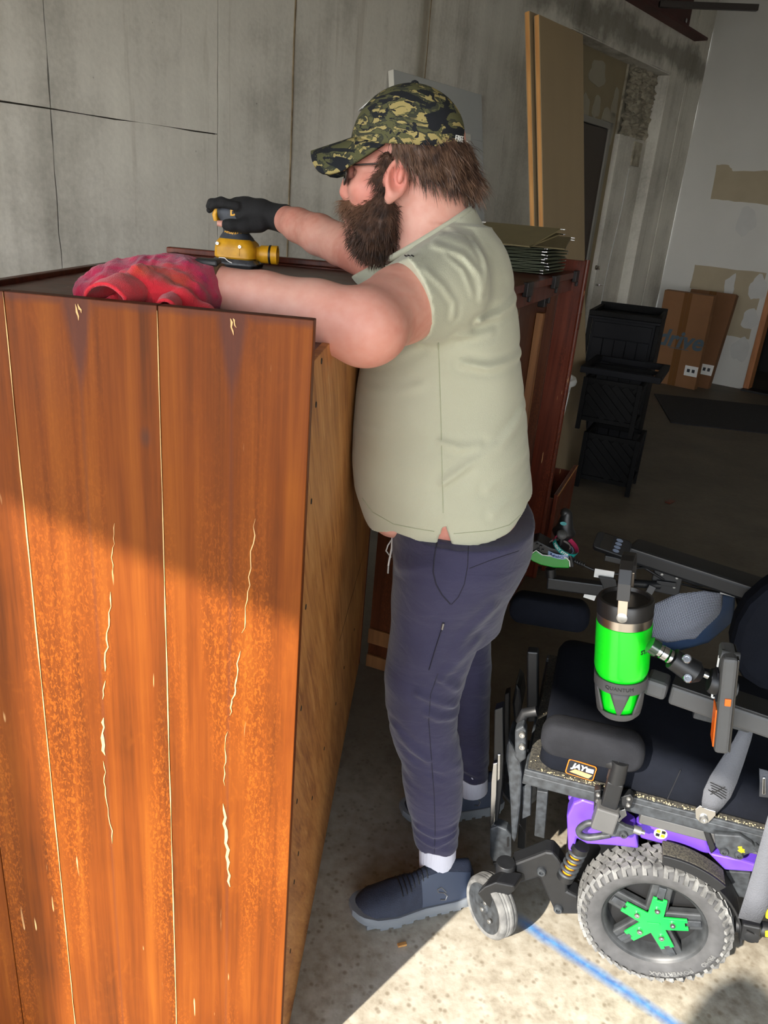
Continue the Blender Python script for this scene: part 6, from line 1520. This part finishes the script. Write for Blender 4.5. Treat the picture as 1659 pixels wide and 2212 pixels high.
kf = frame(c(1214, 1154, LJ + .005), (0, .35, 1)); MB().lathe([(.001, -.010), (.010, -.010), (.0135, -.004), (.0135, .003), (.010, .007), (.001, .008)], 24, kf).build('stick_knob', M['arm_grey'], pod, smooth=50)
kd = SDF((-.05, -.05, -.05), (.05, .05, .06), .0025); kd.cone((.0, 0, .03), (.0, 0, -.02), .014, .026, .02).ell((0, 0, -.02), (.03, .024, .012), .01)
ko = obj('rubber_hood', kd.mesh('rubber_hood'), M['black'], pod); ko.location = c(1221, 1134, LJ + .05)
MB().lathe([(.001, 0), (.0085, 0), (.0085, .001), (.001, .001)], 20, frame(c(1217, 1131, LJ + .024), (0, 1, .3)) @ Matrix.Diagonal((.55, 1.0, 1, 1))).build('teal_label', mat('teal_print', (20, 128, 130), .5), pod)
MB().lathe([(.001, -.008), (.011, -.008), (.0135, -.002), (.012, .007), (.006, .012), (.001, .013)], 24, frame(c(1221, 1108, LJ + .05), (0, .2, 1))).build('stick_knob', M['ch_black'], pod, smooth=50)
# cables
def cable(pts, r_=.0035, m=None): 
    return MB().tube([c(*p) for p in pts], r_, 7).build('cable', m or M['black'], chair, smooth=60)
cable([(1240, 1212, LJ), (1258, 1220, LJ), (1275, 1228, LJ), (1300, 1238, LJ), (1335, 1240, LJ), (1360, 1228, LJ + .02), (1395, 1226, LJ + .05), (1440, 1234, LJ + .08)])
for i in range(5): MB().lathe([(.0035, 0), (.0065, .001), (.0065, .003), (.0035, .004)], 12, frame(c(1240 + 5 * i, 1211 + 2 * i, LJ), c(1245, 1213, LJ) - c(1240, 1211, LJ)), cap=False).build('strain_relief', M['black'], chair)
cable([(1350, 1206, .55), (1385, 1222, .55), (1430, 1250, .56), (1500, 1268, .6), (1560, 1282, .62), (1600, 1284, .62)]); cable([(1440, 1240, .58), (1500, 1262, .6), (1560, 1272, .62), (1602, 1274, .62)])
cable([(1330, 1270, LJ), (1352, 1266, LJ), (1374, 1276, LJ), (1388, 1288, LJ)])
tg = MB().bar(c(1284, 1237, LJ - .006), c(1326, 1244, LJ - .006), .002, .024).build('cable_label', M['label_w'], chair)
MB().bar(c(1262, 1284, LJ - .004), c(1286, 1292, LJ - .004), .002, .016).build('cable_label', M['label_w'], chair)
# pendant with four keys
pd = thing('x', 'x', 'x') if False else None
pA, pB = c(1290, 1168, .53), c(1352, 1196, .53); pfr = frame((pA + pB) / 2, Vector((0, .65, .76)), pB - pA)
pen = MB().prism(rrect((pB - pA).length + .012, .052, .012), .018, pfr).build('pendant', M['black'], chair, bevel=.003)
for k in range(4): MB().prism([(math.cos(a) * .0085 + .014, math.sin(a) * .0042 + .0155 - .0105 * k) for a in np.linspace(0, 6.283, 15)[:-1]], .0025, pfr @ Matrix.Translation((0, 0, .0182))).build('key', mat('slate_key', (98, 108, 126), .5) if k == 0 else bpy.data.materials['slate_key'], pen)
MB().prism(rrect(.026, .044, .004, cx=-.014), .0006, pfr @ Matrix.Translation((0, 0, .0181))).build('screen', M['lens'], pen)
MB().bar(c(1306, 1204, .52), c(1352, 1214, .52), .012, .016).build('pendant_clip', M['ch_black'], chair, bevel=.002)
# hinge plate
hp_ = plate('hinge_plate', [(1414, 1228), (1478, 1238), (1466, 1290), (1402, 1276)], .56, .012, M['ch_black'], bevel=.003)
for q_ in ((1424, 1262), (1456, 1268), (1430, 1240), (1462, 1248)): bolt(hp_, c(*q_, .56), .004)
MB().bar(c(1418, 1258, .553), c(1460, 1264, .553), .004, .012).build('hinge_bar', M['ch_black'], hp_, bevel=.001)
MB().bar(c(1392, 1298, .53), c(1410, 1266, .53), .018, .006, up=(0, 1, 0)).build('steel_strut', M['arm_grey'], chair, bevel=.001)
# phone mount arm
PL = -.13
def seg(a, b, ra, rb, m, nm): return MB().tube([c(*a, PL), c(*b, PL)], [ra, rb], 18).build(nm, m, chair, smooth=40)
seg((1404, 1392), (1420, 1402), .015, .015, mat('dark_green_reflection', (24, 52, 34), .25, coat=.6), 'mount_ball'); seg((1420, 1402), (1428, 1407), .011, .011, M['chrome2'], 'mount_collar'); seg((1429, 1408), (1440, 1414), .0125, .0125, M['chrome2'], 'mount_collar')
seg((1444, 1417), (1450, 1420), .0125, .0125, M['chrome2'], 'mount_collar'); seg((1452, 1422), (1500, 1452), .019, .022, M['ch_black'], 'mount_socket'); seg((1500, 1452), (1514, 1460), .022, .012, M['ch_black'], 'mount_socket')
for q_ in ((1484, 1423), (1486, 1465)): bolt(chair, c(*q_, PL - .02), .0085, (.2, .8, .5), M['chrome2'])
seg((1514, 1453), (1530, 1460), .006, .006, M['chrome2'], 'mount_stud')
MB().lathe([(.001, 0), (.020, 0), (.023, .005), (.023, .015), (.012, .019), (.001, .019)], 26, frame(c(1532, 1468, PL), c(1552, 1474, PL) - c(1532, 1468, PL))).build('mount_base', M['ch_black'], chair, smooth=40)
for a, b in (((1556, 1412), (1594, 1424)), ((1558, 1482), (1592, 1490))):
    MB().tube([c(*a, PL - .012), c((a[0] + b[0]) / 2, (a[1] + b[1]) / 2, PL - .012), c(*b, PL - .012)], [.008, .009, .012], 12).build('mount_claw', M['arm_grey'], chair, smooth=40)
for a, b, d in (((1554, 1416), (1550, 1440), 0), ((1540, 1490), (1538, 1506), 0), ((1538, 1506), (1548, 1508), 0)): MB().tube([c(*a, PL - .008), c(*b, PL - .008)], .0018, 6).build('claw_wire', M['white'], chair)
ph = thing('phone', 'phone in a thick grey and orange case, clamped in the wheelchair mount', 'phone')
pT, pB_ = c2w(c(1574, 1404, PL - .005)), c2w(c(1554, 1606, PL - .005)); ph.matrix_world = frame((pT + pB_) / 2, pT - pB_, -CL); LP = float(np.linalg.norm(pT - pB_))
MB().prism([(-.032, -.012), (.032, -.012), (.032, .012), (-.032, .012)], LP, Matrix.Translation((0, 0, -LP / 2))).build('case', M['arm_grey'], ph, bevel=.006)
MB().box((0, .0130, 0), (.056, .003, LP * .97)).build('screen', M['lens'], ph, bevel=.001)
for s in (1,):
    MB().box((.006, -.0130, -LP * .26), (.036, .003, LP * .40)).build('orange_panel', M['orange'], ph, bevel=.004)
    MB().box((.0325, .002, -LP * .045 + .02), (.003, .010, .014)).build('orange_button', M['orange'], ph, bevel=.001)
    MB().box((-.004, -.0140, LP * .14), (.034, .003, LP * .30)).build('dark_panel', M['pad'], ph, bevel=.001)
# front end: foot plates, calf pads, hinges
LF = .17
plate('foot_plate', [(1068, 1534), (1086, 1528), (1088, 1640), (1084, 1700), (1074, 1782), (1062, 1778), (1066, 1650)], LF, .03, M['ch_black'])
plate('plate_edge', [(1064, 1650), (1074, 1648), (1072, 1720), (1068, 1790), (1058, 1786), (1060, 1690)], LF - .012, .008, M['chrome2'])
plate('plate_edge', [(1074, 1630), (1081, 1630), (1080, 1684), (1073, 1690)], LF - .004, .006, M['chrome2'])
plate('foot_hinge', [(1058, 1790), (1074, 1784), (1094, 1792), (1105, 1806), (1105, 1850), (1096, 1862), (1064, 1862), (1058, 1850)], LF - .02, .03, M['ch_grey'], bevel=.004)
plate('hinge_slot', [(1095, 1810), (1099, 1808), (1100, 1828), (1095, 1830)], LF - .0215, .002, M['rim_dark'], bevel=0)
plate('foot_link', [(1064, 1864), (1094, 1864), (1086, 1876), (1072, 1880)], LF - .01, .02, M['ch_black'])
plate('calf_pad', [(1099, 1598), (1108, 1612), (1124, 1650), (1128, 1672), (1124, 1740), (1116, 1810), (1111, 1824), (1105, 1812), (1102, 1740), (1098, 1680), (1092, 1640), (1094, 1610)], .14, .09, M['ch_grey'], bevel=.007)
plate('calf_pad', [(1114, 1476), (1124, 1490), (1128, 1520), (1122, 1552), (1110, 1560), (1106, 1520)], .40, .09, M['ch_black'], bevel=.007)
plate('leg_post', [(1160, 1708), (1184, 1712), (1176, 1812), (1154, 1806)], .17, .03, M['ch_grey'])
plate('leg_post', [(1122, 1720), (1142, 1716), (1134, 1836), (1118, 1832)], .22, .03, M['ch_black'])
plate('leg_bracket', [(1128, 1700), (1148, 1690), (1146, 1762), (1128, 1770)], .16, .02, M['ch_grey']); plate('foot_plate', [(1090, 1500), (1100, 1496), (1098, 1640), (1088, 1650)], .36, .03, M['ch_black'])
plate('tilt_bracket', [(1112, 1578), (1130, 1568), (1136, 1580), (1136, 1640), (1122, 1650), (1112, 1636)], .10, .03, M['ch_grey'], bevel=.004); plate('tilt_bracket', [(1138, 1408), (1162, 1410), (1162, 1560), (1138, 1560)], .30, .03, M['ch_black'], bevel=.004)
for q_ in ((1128, 1586), (1128, 1612)): bolt(chair, c(*q_, .098), .008)
MB().tube([c(1124, 1560, .14), c(1134, 1540, .14), c(1160, 1536, .14)], .012, 12).build('pivot_tube', M['ch_black'], chair, smooth=40)
crumb = MB()
for k in range(260):
    u_ = rng.uniform(-.30, uf - .01); l_ = lat0 + (rng.uniform(.002, .012) if u_ < ucf - .01 else rng.uniform(.01, .30)); s_ = rng.uniform(.0008, .0024); crumb.box((u_, -l_, zf + .0125), (s_, s_, s_ * .7), (rng.random(), rng.random(), rng.random()))
crumb.build('sawdust_crumbs', mat('sawdust', (206, 186, 140), .9), chair, kind='stuff')
# mesh bag hanging by the far armrest
n = NB('grey_mesh_fabric', .8, .3); v = n.map((1, 0, 1), (0, .3482, 0)); d_ = n.vor(250, v, rnd=.1)
n.color(n.mix(n.range(d_, .26, .36, 0, 1), lin(38, 44, 56), lin(148, 152, 164))); n.bump(d_, .5, .003); M['mesh'] = n.m
M['navy'] = mat('navy_nylon', (38, 58, 86), .6, var=.15, vs_=20)
bp = c2w(c(1490, 1330, .58)); bag = thing('mesh_bag', 'grey mesh pouch with navy trim hanging behind the tumbler', 'bag', bp, math.atan2(CF[1], CF[0])); bo = c(1490, 1330, .58)
def bagpt(outl, lat, bulge):
    def f(u, v):
        i = u * (len(outl[0]) - 1); k = min(int(i), len(outl[0]) - 2); t = i - k
        T = [outl[0][k][j] * (1 - t) + outl[0][k + 1][j] * t for j in (0, 1)]; B = [outl[1][k][j] * (1 - t) + outl[1][k + 1][j] * t for j in (0, 1)]
        x, y = T[0] * (1 - v) + B[0] * v, T[1] * (1 - v) + B[1] * v
        w = math.sin(math.pi * u) ** .6 * math.sin(math.pi * (v * .85 + .1)) ** .6
        return c(x, y, lat) + Vector((0, bulge * w + .004 * math.sin(9 * v + 4 * u) * w, 0)) - bo
    return f
OT = ([(1408, 1306), (1460, 1276), (1520, 1270), (1560, 1280)], [(1402, 1372), (1440, 1384), (1500, 1376), (1560, 1340)])
MB().grid(bagpt(OT, .58, .035), 30, 18).build('mesh_pocket', M['mesh'], bag, smooth=180, solid=.002)
OB = ([(1404, 1330), (1470, 1290), (1540, 1276), (1588, 1288)], [(1404, 1388), (1460, 1404), (1530, 1384), (1584, 1340)])
MB().grid(bagpt(OB, .595, .03), 30, 14).build('bag_body', M['navy'], bag, smooth=180, solid=.002)
MB().tube([c(x, y, .57) - bo for x, y in ((1556, 1280), (1572, 1284), (1586, 1288), (1602, 1282))], .003, 6).build('white_tie', M['white'], bag)
# wristbands hanging on the joystick
def band(lab, ctr, r_, nrm_, m, w=.012, m2=None, txt=None, tm=None, ts=.010, a0=0):
    fr = frame(ctr, nrm_, (0, -1, 0)); t = thing('wristband', lab, 'wristband', (0, 0, 0), group='wristbands on the joystick'); t.matrix_world = fr
    if m2 is None: MB().lathe([(r_, -w / 2), (r_ + .0018, -w / 2), (r_ + .0018, w / 2), (r_, w / 2), (r_, -w / 2)], 48, cap=False).build('band', m, t, smooth=40)
    else:
        for mm2, a_, b_ in ((m, -1.5, 1.2), (m2, 1.2, 2 * math.pi - 1.5)):
            MB().lathe([(r_, -w / 2), (r_ + .0018, -w / 2), (r_ + .0018, w / 2), (r_, w / 2), (r_, -w / 2)], 30, None, False, a_, b_).build('band', mm2, t, smooth=40)
    if txt: text('lettering', txt, ts, tm, t, fn=lambda p: Vector(((r_ + .002 + p.z) * math.cos(a0 + p.x / r_), (r_ + .002 + p.z) * math.sin(a0 + p.x / r_), p.y)), ext=.0002, bold=.0003)
    return t
bc = c2w(c(1210, 1184, LJ + .005))
M['band_b'] = mat('pale_blue_silicone', (150, 172, 206), .5); M['band_t'] = mat('teal_silicone', (18, 140, 134), .5); M['band_p'] = mat('raspberry_silicone', (176, 44, 84), .5); M['band_g'] = mat('grey_silicone', (150, 142, 136), .5); M['ink_b'] = mat('navy_ink', (26, 44, 96), .6)
band('pale blue printed wristband lying lowest around the green joystick pod\'s stick', bc + np.array([-.003, -.004, -.004]), .035, (0, -.1, 1), M['band_b'], txt='RehabCare', tm=M['ink_b'], a0=R(-10))
band('thin grey wristband lying around the joystick inside the pale blue band', bc + np.array([-.002, 0, .006]), .026, (0, -.25, 1), M['band_g'], .005)
band('teal and raspberry wristband slung tilted over the joystick', bc + np.array([.012, -.004, .010]), .034, (.35, -.30, .85), M['band_t'], m2=M['band_p'], txt='NEXT STEP', tm=M['white'], ts=.0095, a0=R(-30))
